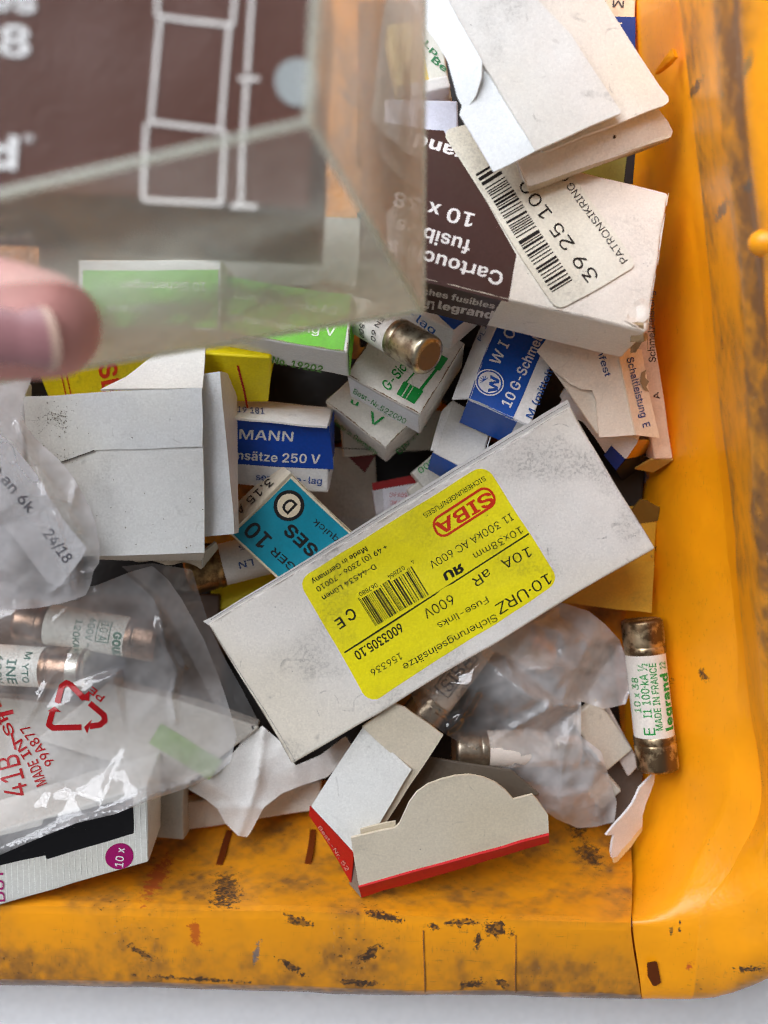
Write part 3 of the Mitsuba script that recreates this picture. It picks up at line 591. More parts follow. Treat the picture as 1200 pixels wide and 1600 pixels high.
burst = union_all([stroke(c.top, [z6((540, 535)), z6((540 + 34 * math.cos(a), 535 + 34 * math.sin(a)))], 1.2) for a in np.radians([150, 185, 220, 255, 290, 325])])
ink(sub(k, 'emblem'), c.top, union_all([ring, disc.difference(union_all([wv, burst]))]), (222, 224, 228), off=0.2, size=None)
pl = plane((732, 624, 45), (776, 506, 38.5), (706, 622, 39))
sheet(sub(k, 'side_flap'), pl, z6((424, 655), (305, 660), (520, 112), (640, 112)), (228, 229, 230), t=0.5, dirt=0.2)
lettering(sub(k, 'lettering'), pl, [('PL-MTL', z6((505, 245)), z6((640, -10)), 8, 500)], (60, 100, 165))

z6b = Z(360, 600, 4)
k, c = plain('blue_white_carton', 'blue and white carton with white capital letters right of the open white carton', (350, 651, 37), (514, 666, 37), (356, 756, 29), 12, (218, 219, 220), dirt=0.3)
ink(sub(k, 'printed_band'), c.top, poly_of(c.top, [(349, 650), (514, 665), (521, 734), (352, 724)]), (16, 66, 160))
pl, q = c.sidequad('b', 'd', 0.0, 0.70, 0.0, 1.0); ink(sub(k, 'printed_band'), pl, q, (16, 62, 150))
lettering(sub(k, 'lettering'), c.top, [('MANN', z6b((52, 312)), z6b((402, 330)), 15, 600), ('einsätze 250 V', z6b((-20, 440)), z6b((562, 472)), 14, 700)], (214, 214, 212))
lettering(sub(k, 'lettering'), c.top, [('semi time-lag', z6b((165, 575)), z6b((580, 605)), 10, 500)], (36, 76, 150))
pl = c.side('a', 'b').lower(-0.6)
sheet(sub(k, 'top_flap'), pl, [(345, 651), (511, 666), (518, 640), (352, 628)], (226, 226, 224), t=0.5)
lettering(sub(k, 'lettering'), pl, [('19 181', (371, 641), (415, 644), 9, 500)], (36, 76, 140))
k, c = plain('teal_carton', 'teal carton with black lettering and a black ring emblem', (455, 738, 36), (358, 832, 37), (560, 842, 34), 13, (214, 204, 178), dirt=0.4)
ink(sub(k, 'printed_panel'), c.top, poly_of(c.top, z6b((378, 588), (20, 935), (310, 1212), (400, 1300), (740, 938))), (8, 132, 156), dirt=0.35)
worn(c, (('a', 'b'), ('a', 'c')), seed=5, col=(150, 130, 100))
d_ = lambda x, y: z6b((x, y))
lettering(sub(k, 'lettering'), c.top, [('10', d_(238, 1002), d_(112, 880), 27, 700), ('GER', d_(408, 1165), d_(262, 1030), 12, 600), ('FUSES', d_(655, 1180), d_(352, 888), 20, 800), ('quick', d_(668, 985), d_(520, 850), 10, 500)], BLACK, off=0.24)
ctr = np.array(c.top.uv(d_(368, 755))); rr = 0.5 * np.linalg.norm(c.top.uv(d_(272, 755)) - c.top.uv(d_(464, 755)))
ink(sub(k, 'emblem'), c.top, Point(ctr).buffer(rr * 0.8), (214, 200, 172), off=0.2)
ink(sub(k, 'emblem'), c.top, union_all([Point(ctr).buffer(rr).difference(Point(ctr).buffer(rr * 0.77)), text_poly(c.top, 'D', d_(398, 784), d_(342, 728), 22, 700)]), BLACK, off=0.3, size=None)
pl = plane((455, 737, 36.2), (372, 818, 37), (438, 723, 29))
sheet(sub(k, 'end_flap'), pl, [(455, 738), (360, 832), (352, 806), (437, 723)], (206, 196, 176), t=0.5)
lettering(sub(k, 'lettering'), pl, [('3.15 A', d_(266, 598), d_(48, 806), 11, 500)], (50, 46, 44))

k = thing('loose_fuse', 'loose white fuse with a tarnished silver cap lying on the green lettered cartons', 'fuse')
A = P(671, 557, 56); B = P(545, 484, 40)
B = A + (B - A) / np.linalg.norm(B - A) * 38
fuse(k, A, B, 4.4, cap=10.5, cap_col=(206, 196, 168), dirt=0.5, body_col=(226, 222, 214), around=[('NF EN 60', 13.5, -62, 62, 1.5, 500), ('500', 17.6, 28, 75, 1.6, 600), ('L', 17.4, 0, 8, 1.6, 500)], ink_col=(50, 48, 46), end_col=(128, 92, 48))
# ------------------------------------------------------------------ right side: lettered cartons under the sticker carton
z7 = Z(820, 480, 4.8)
k, c = plain('strip_carton', 'narrow pinkish carton standing against the crate wall with dark letters', (1016, 470, 36), (1051, 718, 30), (985, 470, 36), 10, (232, 202, 178), dirt=0.4)
lettering(sub(k, 'lettering'), c.top, [('Schmelzleistung', z7((958, 415)), z7((948, -120)), 11, 500), ('A', z7((988, 688)), z7((976, 636)), 9, 500)], (60, 44, 50))
sheet(sub(k, 'end_flap'), plane((1016, 718, 29.5), (1051, 720, 29.5), (1000, 735, 25)), z7((938, 1145), (1106, 1150), (960, 1242), (818, 1210)), (196, 156, 80), t=0.5)
k, c = plain('navy_end_carton', 'pale carton with dark navy end sticking out beside the long white carton', (996, 693, 36), (977, 715, 33), (890, 596, 38), 10, (216, 217, 222), dirt=0.3)
pl0 = plane((996, 693, 36), (977, 715, 33), (890, 596, 38))
sheet(sub(k, 'top_panel'), pl0, z7((350, 548), (545, 690), (600, 800), (850, 1002), (755, 1132), (600, 1092), (430, 860), (230, 770)), (220, 221, 226), t=0.6, dirt=0.2)
ink(sub(k, 'printed_corner'), pl0, poly_of(pl0, z7((645, 1034), (748, 1132), (678, 1216), (590, 1105))), (16, 52, 130))
pe = plane((996, 691, 35.5), (977, 716, 32.5), (1025, 690, 24))
sheet(sub(k, 'end_flap'), pe, z7((850, 1008), (1012, 988), (932, 1096), (755, 1132)), (206, 150, 40), t=0.6)
pe2 = plane((977, 716, 31), (962, 735, 27), (1012, 710, 23))
sheet(sub(k, 'dark_end'), pe2, z7((750, 1138), (932, 1098), (972, 1242), (760, 1342), (676, 1218)), (30, 32, 52), t=1.5)
k = thing('lettered_carton', 'cream carton with torn panel and dark blue German lettering beside the orange wall', 'carton')
p1 = plane((842, 552, 46), (965, 545, 46), (938, 680, 42))
sheet(sub(k, 'panel'), p1, z7((100, 340), (190, 222), (715, 300), (716, 395), (770, 615), (842, 956), (565, 966), (545, 700), (512, 611), (430, 606), (340, 562), (212, 462)), (232, 219, 203), t=0.6)
p2 = plane((969, 560, 46), (996, 680, 42.3), (1030, 684, 39))
sheet(sub(k, 'side_strip'), p2, z7((712, 300), (888, 320), (905, 420), (925, 520), (940, 640), (1016, 988), (842, 958), (770, 615), (720, 400)), (236, 214, 190), t=0.6)
lettering(sub(k, 'lettering'), p1, [('tropenfest', z7((505, 95)), z7((630, 510)), 10, 500)], (40, 60, 120))
lettering(sub(k, 'lettering'), p2, [('Schaltleistung  E', z7((795, 375)), z7((920, 905)), 11, 500)], (32, 56, 128))
ink(sub(k, 'worn_patch'), p2, Polygon([p2.uv(z7(q)) for q in [(880, 490), (915, 470), (905, 530), (935, 560), (915, 600), (935, 640), (895, 620), (870, 560)]]), (150, 132, 108), off=0.3, dirt=0.9)
hexa(sub(k, 'body'), [P(*q) for q in ((850, 556, 45), (968, 556, 45), (934, 676, 41), (1000, 684, 39), (850, 556, 37), (968, 556, 37), (936, 640, 36), (990, 640, 36))], (220, 208, 192))

# ------------------------------------------------------------------ the brown and white carton with the barcode sticker
z8 = Z(640, 180, 2.857)
k = thing('brown_white_carton', 'brown and white carton with a large barcode sticker at the upper right', 'carton')
c = Carton(k, (1009, 519, 63), (560, 414, 66), (1046, 300, 54), 12.5, (232, 226, 217), dirt=0.45, r=0.7)
brn = (70, 46, 42)
ink(sub(k, 'printed_panel'), c.top, poly_of(c.top, z8((-200, 20), (75, 65), (150, 68), (478, 622), (438, 833), (-230, 679))), brn, dirt=0.5)
pl, q = c.sidequad('b', 'a', 0.0, 0.495, 0.0, 1.0); ink(sub(k, 'printed_panel'), pl, q, (62, 42, 38), dirt=0.5)
lettering(sub(k, 'lettering'), c.top, [('Cartouches', z8((418, 733)), z8((-105, 588)), 22, 700), ('fusibles', z8((270, 592)), z8((-65, 497)), 22, 700), ('10 x 38', z8((293, 478)), z8((-75, 378)), 22, 700), ('legrand', z8((395, 232)), z8((15, 112)), 21, 800)], (228, 224, 222), off=0.22)
lettering(sub(k, 'lettering'), pl, [('Cartouches fusibles', z8((-110, 745)), z8((386, 850)), 10, 700), ('legrand', z8((130, 846)), z8((380, 894)), 13, 900)], (205, 198, 195), off=0.22)
sq = poly_of(pl, z8((62, 822), (114, 832), (114, 872), (60, 860)))
ink(sub(k, 'emblem'), pl, sq.difference(union_all([stroke(pl, z8((76, 825), (75, 853)), 2.4), stroke(pl, z8((75, 851), (92, 855)), 2.4), stroke(pl, z8((100, 838), (99, 872)), 2.6)])), (205, 198, 195), off=0.22)
st = thing('barcode_sticker', 'large white barcode sticker with black numbers on the brown and white carton', 'sticker'); del labels[st]; USED.discard(st)
st = sub(k, 'sticker')
sheet(st, c.top.lower(-0.42), z8((655, 874), (1014, 670), (560, 22), (470, -10), (140, 66)), (228, 225, 212), t=0.16, dirt=0.5, r=2.0)
sp = c.top.lower(-0.42)
ink(sub(st, 'barcode'), sp, barcode(sp, z8((290, 262)), z8((640, 802)), z8((378, 210)), n=38, seed=5), BLACK, off=0.12, size=None)
lettering(sub(st, 'lettering'), sp, [('39 25 100', z8((820, 742)), z8((500, 292)), 20.5, 400), ('PATRONSIKRING G', z8((960, 662)), z8((682, 262)), 11.5, 400)], BLACK, off=0.12)
worn(c, (('a', 'b'), ('a', 'c')), seed=8, col=(206, 198, 186), w=0.3)
# torn corner: little cup of bent board
lf = plane((1006, 518, 63.3), (1046, 300, 54.4), (1015, 545, 52))
sheet(sub(k, 'crushed_corner'), plane((975, 515, 63.6), (1005, 520, 63.3), (1012, 470, 61.5)), z8((950, 915), (1000, 830), (1062, 800), (1060, 905), (1010, 950)), (226, 218, 208), t=0.5, curl=lambda u, v: 0.6 * np.sin(u * 1.1) * np.cos(v * 0.7))
sheet(sub(k, 'torn_flap'), plane((1000, 520, 62), (1024, 545, 52), (1008, 548, 50)), z8((985, 958), (1035, 960), (1062, 1000), (1068, 1050), (1060, 1010), (1020, 1030), (990, 1052)), (176, 152, 118), t=0.5, curl=lambda u, v: 1.2 * np.sin(u * 0.8))

# ------------------------------------------------------------------ long white carton with the yellow label
z3 = Z(440, 680, 2.609)
k = thing('long_white_carton', 'long white carton with a yellow printed label in the middle of the heap', 'carton')
c = Carton(k, (325, 976, 43), (893, 633, 47), (456, 1195, 42), 14, (224, 220, 214), dirt=0.95, r=0.5)
pl = plane((325, 976, 42.4), (893, 633, 46.4), (456, 1195, 41.4))
sheet(sub(k, 'lid_edge'), pl, [(317, 972), (330, 966), (888, 622), (893, 634), (326, 978)], (206, 204, 202), t=0.5)
ink(sub(k, 'seam'), c.top, stroke(c.top, [(329, 969), (890, 628)], 0.8), (120, 116, 110), off=0.1)
ink(sub(k, 'seam'), c.top, stroke(c.top, [(330, 981), (462, 1192)], 0.8), (150, 146, 138), off=0.1)
worn(c, (('a', 'b'), ('a', 'c'), ('b', 'd'), ('c', 'd')), seed=9, col=(160, 152, 142), w=0.12)
lb = sub(k, 'label')
yl = c.top.lower(-0.2)
sheet(lb, yl, z3((65, 592), (832, 118), (1142, 598), (357, 1098)), (236, 224, 12), t=0.14, dirt=0.6, r=3.0)
T3 = [('SICHERUNGEN/FUSES', (834, 176), (582, 330), 20, 500), ('I1 300kA AC 600V', (945, 330), (606, 536), 31, 400), ('10x38mm', (988, 383), (786, 498), 29, 400), ('10A', (1026, 472), (902, 530), 40, 400),
      ('aR', (854, 556), (786, 604), 38, 400), ('600V', (708, 662), (584, 738), 40, 400), ('10·URZ', (1108, 578), (882, 712), 44, 400), ('Fuse-links', (848, 664), (640, 785), 28, 400),
      ('Sicherungseinsätze', (884, 736), (497, 952), 29, 400), ('6003305.10', (492, 788), (300, 908), 38, 700), ('156336', (492, 900), (364, 975), 27, 400), ('ЯU', (742, 538), (660, 582), 34, 900), ('C', (298, 728), (262, 748), 46, 600), ('E', (252, 760), (222, 780), 44, 600),
      ('D–44534 Lünen', (384, 540), (166, 672), 22, 600), ('+ 49 (0) 2306 – 70010', (432, 456), (142, 634), 23, 600), ('Made in Germany', (350, 462), (124, 602), 22, 600), ('4', (540, 518), (527, 526), 18, 500), ('022854', (500, 546), (432, 590), 18, 600), ('067880', (388, 616), (314, 660), 18, 600)]
tx = union_all([text_poly(yl, t, z3(a), z3(b), h / 2.609, w) for t, a, b, h, w in T3] + [stroke(yl, [z3((1012, 404)), z3((255, 892))], 2.4)])
ink(sub(lb, 'lettering'), yl, tx, (26, 25, 18), off=0.12, size=None)
ink(sub(lb, 'barcode'), yl, barcode(yl, z3((528, 540)), z3((304, 676)), z3((602, 654)), n=30, seed=9).difference(union_all([poly_of(yl, z3((505, 545), (433, 590), (442, 606), (514, 561))), poly_of(yl, z3((392, 614), (310, 664), (318, 678), (400, 628)))])), (24, 23, 18), off=0.12, size=None)
rb = Polygon([yl.uv(z3(q)) for q in ((842, 200), (606, 348), (650, 432), (892, 276))]).buffer(-2.2).buffer(2.2)
lettering(sub(lb, 'brand_lettering'), yl, [('SIBA', z3((866, 250)), z3((636, 386)), 21, 700)], (206, 50, 14), off=0.13)
ink(sub(lb, 'brand_frame'), yl, rb.difference(rb.buffer(-0.55)), (206, 50, 14), off=0.13, size=None)

# ------------------------------------------------------------------ open white carton on the left
z3a = Z(0, 500, 2.4)
k = thing('open_white_carton', 'open plain white carton with splayed flaps on the left', 'carton')
pm = plane((68, 622, 52), (317, 609, 52), (319, 863, 49))
sheet(sub(k, 'panel'), pm, [(30, 624), (317, 609), (318, 699), (152, 706), (98, 725), (30, 730)], (214, 218, 218), t=0.6, dirt=0.8)
sheet(sub(k, 'panel'), pm.lower(0.35), [(30, 728), (98, 724), (152, 705), (319, 697), (319, 863), (158, 869), (30, 874)], (214, 216, 213), t=0.6, dirt=0.45)
ink(sub(k, 'crack'), pm, stroke(pm, [(96, 725), (120, 717), (151, 706)], 1.6), (70, 66, 62), off=0.2)
rg = np.random.default_rng(4)
def grime_dots(pl, cx, cy, sx, sy, n, s0=0.05, s1=0.16):
    out = []
    for _ in range(n):
        x, y = cx + rg.normal() * sx, cy + rg.normal() * sy; q = pl.uv((x, y)); r = rg.uniform(s0, s1) * (0.5 + rg.random())
        out.append(Polygon([q + r * rg.uniform(.4, 1.5) * np.array([math.cos(t), math.sin(t)]) for t in np.linspace(0, 6.28, 6)[:-1]]).buffer(0))
    return union_all(out)
ink(sub(k, 'stain'), pm, union_all([grime_dots(pm, 88, 660, 20, 14, 170, .03, .13), grime_dots(pm, 96, 658, 6, 10, 60), grime_dots(pm, 104, 716, 12, 4, 40, .03, .12), grime_dots(pm, 240, 800, 60, 40, 25)]).intersection(poly_of(pm, [(32, 626), (316, 611), (318, 861), (32, 870)])), (116, 112, 100), off=0.15, size=None)
pf = plane((160, 612, 52), (317, 609, 52), (323, 553, 47))
sheet(sub(k, 'flap'), pf, [(160, 613), (200, 594), (233, 570), (250, 561), (267, 557), (323, 552), (318, 609)], (224, 222, 214), t=0.6, curl=lambda u, v: 0.02 * v * v, dirt=0.3)
sheet(sub(k, 'side_panel'), plane((319, 600, 48.5), (344, 582, 48), (330, 836, 46)), [(317, 586), (344, 581), (366, 834), (319, 838)], (216, 220, 221), t=0.6, dirt=0.2)
sheet(sub(k, 'side_panel'), plane((344, 582, 48), (366, 833, 45), (374, 832, 41)), [(344, 581), (371, 586), (373, 831), (366, 834)], (222, 212, 202), t=0.6, dirt=0.2)
sheet(sub(k, 'body'), plane((158, 869, 48), (319, 863, 48), (319, 880, 41)), [(150, 868), (319, 862), (318, 876), (230, 876), (150, 874)], (196, 188, 174), t=1.0, dirt=0.7)
sheet(sub(k, 'torn_edge'), plane((200, 872, 43), (319, 868, 43), (312, 888, 38)), [(200, 872), (240, 872), (318, 866), (321, 880), (315, 888), (308, 884), (290, 882), (250, 880), (225, 877)], (172, 160, 140), t=0.8, dirt=0.9, curl=lambda u, v: 0.5 * np.sin(u * 0.9))
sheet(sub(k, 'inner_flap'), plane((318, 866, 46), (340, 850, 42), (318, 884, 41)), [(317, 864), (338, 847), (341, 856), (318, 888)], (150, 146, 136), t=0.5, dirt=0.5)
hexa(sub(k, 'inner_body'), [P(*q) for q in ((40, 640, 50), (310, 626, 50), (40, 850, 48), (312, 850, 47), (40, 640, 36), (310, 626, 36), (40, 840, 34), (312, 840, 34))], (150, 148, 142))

# ------------------------------------------------------------------ open white carton at the top right
k = thing('open_white_carton', 'large open white carton with stacked flaps at the top right', 'carton')
pD = plane((842, 0, 65), (1040, 160, 62), (840, 237, 66))
sheet(sub(k, 'panel'), pD, [(830, -70), (910, -70), (946, 0), (985, 65), (1030, 133), (1044, 150), (1045, 158), (1038, 164), (960, 196), (845, 238), (780, 120)], (228, 223, 213), t=0.6, dirt=0.75, r=0.4)
pC = plane((700, 0, 71), (830, 235, 69), (970, 175, 66))
sheet(sub(k, 'panel'), pC, [(660, -70), (800, -70), (842, 0), (893, 53), (971, 175), (970, 178), (832, 237), (764, 117), (746, 92), (697, 0)], (224, 224, 220), t=0.7, dirt=0.75)
pB = plane((700, 20, 70), (769, 270, 67), (834, 237, 68.6))
sheet(sub(k, 'flap'), pB, [(690, 30), (748, 100), (765, 120), (833, 237), (768, 271), (717, 179), (730, 120)], (222, 226, 228), t=0.5, dirt=0.3, curl=lambda u, v: 0.25 * np.sin(u * 0.25))
pA = plane((640, 0, 69.5), (700, 5, 72), (738, 150, 70.2))
sheet(sub(k, 'curled_flap'), pA, [(600, -70), (662, -70), (697, 0), (748, 92), (747, 118), (738, 146), (726, 164), (716, 162), (709, 149), (702, 122), (695, 95), (678, 65), (652, 33), (634, 0)], (226, 231, 232), t=0.45, dirt=0.2, r=0.5, curl=lambda u, v: -0.004 * (v - 3) ** 2)
pE = plane((806, 254, 65), (1027, 167, 60), (824, 298, 62))
sheet(sub(k, 'end_panel'), pE, [(806, 252), (1027, 166), (1044, 190), (1051, 205), (1048, 214), (1025, 224), (826, 291), (815, 281)], (230, 225, 217), t=0.8, dirt=0.4, r=0.3)
sheet(sub(k, 'side_panel'), plane((823, 290, 61.5), (1048, 213, 57.5), (824, 301, 58.5)), [(808, 262), (824, 290), (930, 254), (1046, 215), (1040, 219), (960, 250), (826, 301)], (206, 196, 178), t=0.6, dirt=0.7)
sheet(sub(k, 'torn_edge'), plane((940, 250, 58.5), (1046, 216, 56.5), (945, 255, 57)), [(936, 248), (980, 236), (1044, 214), (1046, 219), (1000, 238), (960, 251), (945, 256)], (176, 152, 110), t=0.5, dirt=0.9)
ink(sub(k, 'speck'), pE, Point(pE.uv((961, 214))).buffer(0.35), (40, 36, 36))
hexa(sub(k, 'body'), [P(*q) for q in ((820, 60, 64), (930, 40, 62), (840, 230, 64), (1000, 170, 60), (820, 60, 52), (930, 40, 52), (840, 210, 52), (990, 160, 50))], (190, 184, 172))

# ------------------------------------------------------------------ bottom: brass fuse, red striped open carton, torn pieces
k = thing('brass_fuse', 'brown brass capped fuse half hidden under the open white carton', 'fuse')
A, B = P(290, 897, 24), P(420, 864, 20); B = A + (B - A) / np.linalg.norm(B - A) * 34
fuse(k, A, B, 5.6, cap=9.4, cap_col=(168, 134, 88), dirt=0.7, body_col=(206, 206, 204), items=[('LN', 17, 13, -12, 1.8, 600), ('T3,15', 24, 14, 35, 1.6, 500)], ink_col=(60, 84, 140))
z10 = Z(400, 900, 1.7143)
k = thing('red_edge_open_carton', 'open cream carton with red lower edge and a half round flap at the bottom', 'carton')
pw = plane((487, 1259, 37), (552, 1332, 37), (643, 1203, 39))
sheet(sub(k, 'white_panel'), pw, z10((148, 616), (288, 402), (418, 520), (330, 668), (262, 742)), (222, 222, 218), t=0.6, dirt=0.5)
pu = plane((575, 1133, 42), (694, 1147, 40), (600, 1290, 37))
sheet(sub(k, 'upper_flap'), pu.lower(1.2), z10((285, 405), (370, 340), (402, 352), (502, 428), (346, 668), (320, 676), (410, 520)), (212, 202, 182), t=0.7, dirt=0.6)
pr_ = plane((484, 1262, 36.3), (550, 1334, 36.3), (546, 1375, 30.5))
sheet(sub(k, 'red_side'), pr_, z10((144, 617), (262, 742), (252, 822), (140, 640)), (186, 24, 26), t=0.6, dirt=0.3)
lettering(sub(k, 'lettering'), pr_, [('Best.-Nr. 52', z10((168, 668)), z10((246, 790)), 5.5, 500)], (220, 150, 140))
ph = plane((552, 1310, 40), (858, 1280, 40), (562, 1393, 35.5))
hr = [(256, 703), (372, 680), (384, 668), (395, 645), (412, 612), (432, 584), (462, 562), (500, 548), (535, 541), (570, 540), (608, 547), (640, 560), (666, 580), (686, 604), (738, 590), (752, 604), (782, 642), (786, 698), (276, 838)]
sheet(sub(k, 'half_round_panel'), ph, z10(*hr), (214, 203, 182), t=0.6, dirt=0.5)
pb = plane((562, 1390, 35.7), (858, 1308, 39), (563, 1400, 33.5))
sheet(sub(k, 'red_edge'), pb, z10((274, 836), (786, 696), (786, 714), (280, 861)), (192, 24, 28), t=0.6, dirt=0.25)
sheet(sub(k, 'tab'), ph.lower(1.0), z10((280, 681), (374, 662), (374, 684), (282, 700)), (204, 192, 168), t=0.5, dirt=0.5)
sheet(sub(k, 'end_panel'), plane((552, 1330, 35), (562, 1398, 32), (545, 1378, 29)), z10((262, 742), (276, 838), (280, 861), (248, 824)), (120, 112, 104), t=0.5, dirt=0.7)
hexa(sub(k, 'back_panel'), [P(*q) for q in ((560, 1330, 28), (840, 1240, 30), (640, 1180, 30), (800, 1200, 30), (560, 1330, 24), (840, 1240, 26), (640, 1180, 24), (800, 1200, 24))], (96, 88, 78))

z9 = Z(620, 920, 2.609)
k, c = plain('grey_board', 'grey beige board piece leaning under the milky bag near the fuse with green print', (928, 1092, 25), (988, 1172, 22), (888, 1125, 25), 2, (206, 198, 184), cat='board')
k, c = plain('grey_board', 'narrow board slip between the milky bag and the fuse with green print', (948, 1106, 22), (1000, 1195, 20), (930, 1126, 21), 2, (196, 184, 176), cat='board')
k, c = plain('grey_board', 'small board corner peeking out below the milky bag', (950, 1212, 22), (972, 1236, 21), (918, 1240, 20), 2, (196, 190, 178), cat='board')
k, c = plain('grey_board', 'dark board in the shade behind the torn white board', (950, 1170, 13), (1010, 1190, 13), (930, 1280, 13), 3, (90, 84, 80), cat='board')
k = thing('torn_white_board', 'torn strip of white board with ragged edge in the crate corner', 'board')
pt = plane((1000, 1230, 24), (955, 1335, 22.5), (1020, 1250, 20))
sheet(sub(k, 'face'), pt, [(948, 1305), (962, 1285), (985, 1255), (1000, 1230), (1026, 1209), (1024, 1222), (1008, 1252), (1002, 1272), (1003, 1290), (985, 1316), (972, 1328), (964, 1337), (956, 1339), (955, 1330), (960, 1304)], (222, 220, 220), t=0.6, dirt=0.2, curl=lambda u, v: 0.5 * np.sin(u * 0.3))
sheet(sub(k, 'torn_edge'), pt.lower(0.7), [(955, 1330), (966, 1330), (990, 1306), (1004, 1282), (1003, 1297), (985, 1322), (963, 1344), (958, 1346)], (222, 200, 150), t=0.5, dirt=0.4)

k = thing('green_print_fuse', 'loose fuse with green print and tarnished metal caps against the right crate wall', 'fuse')
A, B = P(1002, 966, 22), P(1028, 1203, 24); B = A + (B - A) / np.linalg.norm(B - A) * 38
fuse(k, A, B, 5.15, cap=8.9, cap_col=(208, 184, 148), dirt=0.9, body_col=(226, 220, 212), ink_col=(16, 140, 60),
     items=[('legrand', 27.6, 13.4, 36, 3.1, 900), ('MADE IN FRANCE', 27.2, 10.6, 0, 1.8, 600), ('I1 100·kA', 24.0, 13.2, -28, 2.1, 600), ('10 x 38', 23, 14, -56, 2.0, 500), ('½', 12.6, 10.5, -28, 2.6, 500), ('E', 28.4, 26.2, -28, 2.8, 500), ('22', 12.6, 10.6, 34, 2.2, 600)])

z12 = Z(0, 1180, 4)
k = thing('striped_carton', 'pale ribbed carton with black panel and magenta dot at the bottom left', 'carton')
c = Carton(k, (233, 1346, 38), (-60, 1432, 38), (231, 1225, 42), 16, (206, 206, 200), dirt=0.4)
pl = c.top
bp = poly_of(pl, z12((-200, 730), (285, 610), (291, 636), (690, 520), (836, 480), (832, 252), (270, 385), (262, 420), (-200, 540)), 0.3)
ink(sub(k, 'black_panel'), pl, bp, (18, 18, 22), dirt=0.25, off=0.18)
pc = np.array([z12((747, 624))])[0]
ell = affinity.rotate(affinity.scale(Point(0, 0).buffer(1, quad_segs=24), 23.5, 20.5), -20)
dot = Polygon([pl.uv((pc[0] + x, pc[1] + y)) for x, y in ell.exterior.coords])
rl = union_all([stroke(pl, z12((x - 8, 640 + (925 - x) * .30 - 380), (x + 12, 660 + (925 - x) * .30 + 60)), 1.0) for x in range(-30, 940, 35)]).difference(union_all([bp.buffer(.15), dot.buffer(.1)])).intersection(poly_of(pl, [(231, 1240), (232, 1343), (-40, 1420), (-40, 1310)]))
ink(sub(k, 'pale_ribs'), pl, rl, (228, 230, 224), off=0.12, size=None, dirt=0.3)
ink(sub(k, 'magenta_dot'), pl, dot, (150, 22, 96), off=0.16)
lettering(sub(k, 'lettering'), pl, [('10 x', z12((742, 696)), z12((760, 566)), 13.5, 600)], (222, 216, 220), off=0.28)
lettering(sub(k, 'lettering'), pl, [('DUT', z12((16, 915)), z12((4, 700)), 11, 600)], (160, 22, 100), off=0.28)

# ------------------------------------------------------------------ films and bags
k = thing('crumpled_paper', 'crumpled white tissue wrapper between the clear bag and the red edged carton', 'wrapper')
fm = Film([(292, 1232), (330, 1205), (368, 1172), (385, 1150), (410, 1134), (440, 1160), (462, 1196), (500, 1180), (540, 1150), (560, 1180), (530, 1195), (512, 1214), (470, 1228), (440, 1240), (412, 1262), (392, 1300), (386, 1308), (372, 1306), (352, 1286), (340, 1264), (320, 1248)],
          [(292, 1232, 22), (370, 1172, 24), (410, 1136, 22), (462, 1196, 24), (540, 1160, 20), (512, 1214, 20), (440, 1240, 22), (386, 1306, 19), (340, 1262, 20), (400, 1210, 26)], amp=1.6, freq=0.012, seed=11, creases=[([(340, 1262), (386, 1262), (430, 1264)], 1.2, 4), ([(372, 1306), (400, 1230), (412, 1140)], 1.8, 7)])
fm.build(k, 'card', col=(226, 225, 222), dirt=0.2, step=6)

# fuses in the clear bag at the left
k = thing('copper_cap_fuse', 'white fuse with green print and copper caps inside the clear bag', 'fuse')
A, B = P(28, 968, 34), P(233, 1000, 33); B = A + (B - A) / np.linalg.norm(B - A) * 34
fuse(k, A, B, 5.0, cap=7.6, cap_col=(160, 132, 114), dirt=0.6, body_col=(222, 222, 212), ink_col=(24, 110, 84), around=[('GOULD', 25.0, 20, -80, 1.9, 900), ('10 A', 21.6, 42, -12, 1.9, 500), ('600V ~', 18.6, 50, -40, 1.6, 500), ('120KA', 15.6, 40, -50, 1.5, 500)], boxes=[(20.0, 23.2, -16, 46, 0.22)])
k = thing('silver_end_fuse', 'white fuse with copper band and silver end cap inside the clear bag', 'fuse')
A, B = P(140, 1046, 36), P(-80, 1034, 34); B = A + (B - A) / np.linalg.norm(B - A) * 38
fuse(k, A, B, 5.0, cap=10.5, cap_col=(166, 138, 120), dirt=0.5, body_col=(220, 220, 212), ink_col=(30, 100, 86), around=[('M YTO', 13.2, -55, 40, 1.5, 500), ('INE', 16.6, -30, 50, 2.2, 500), ('600V', 19.6, -40, 50, 1.5, 500)])
v, f, *_ = lathe(A - np.array([0.0, 0, 0]), B, [(-0.3, 0.01), (-0.3, 3.6), (0.2, 4.6), (1.4, 5.1), (3.8, 5.12), (4.0, 5.0)])
put(sub(k, 'silver_cap'), v, f, 'metal', code((214, 212, 200), 0.1), smooth=True, bend=False)

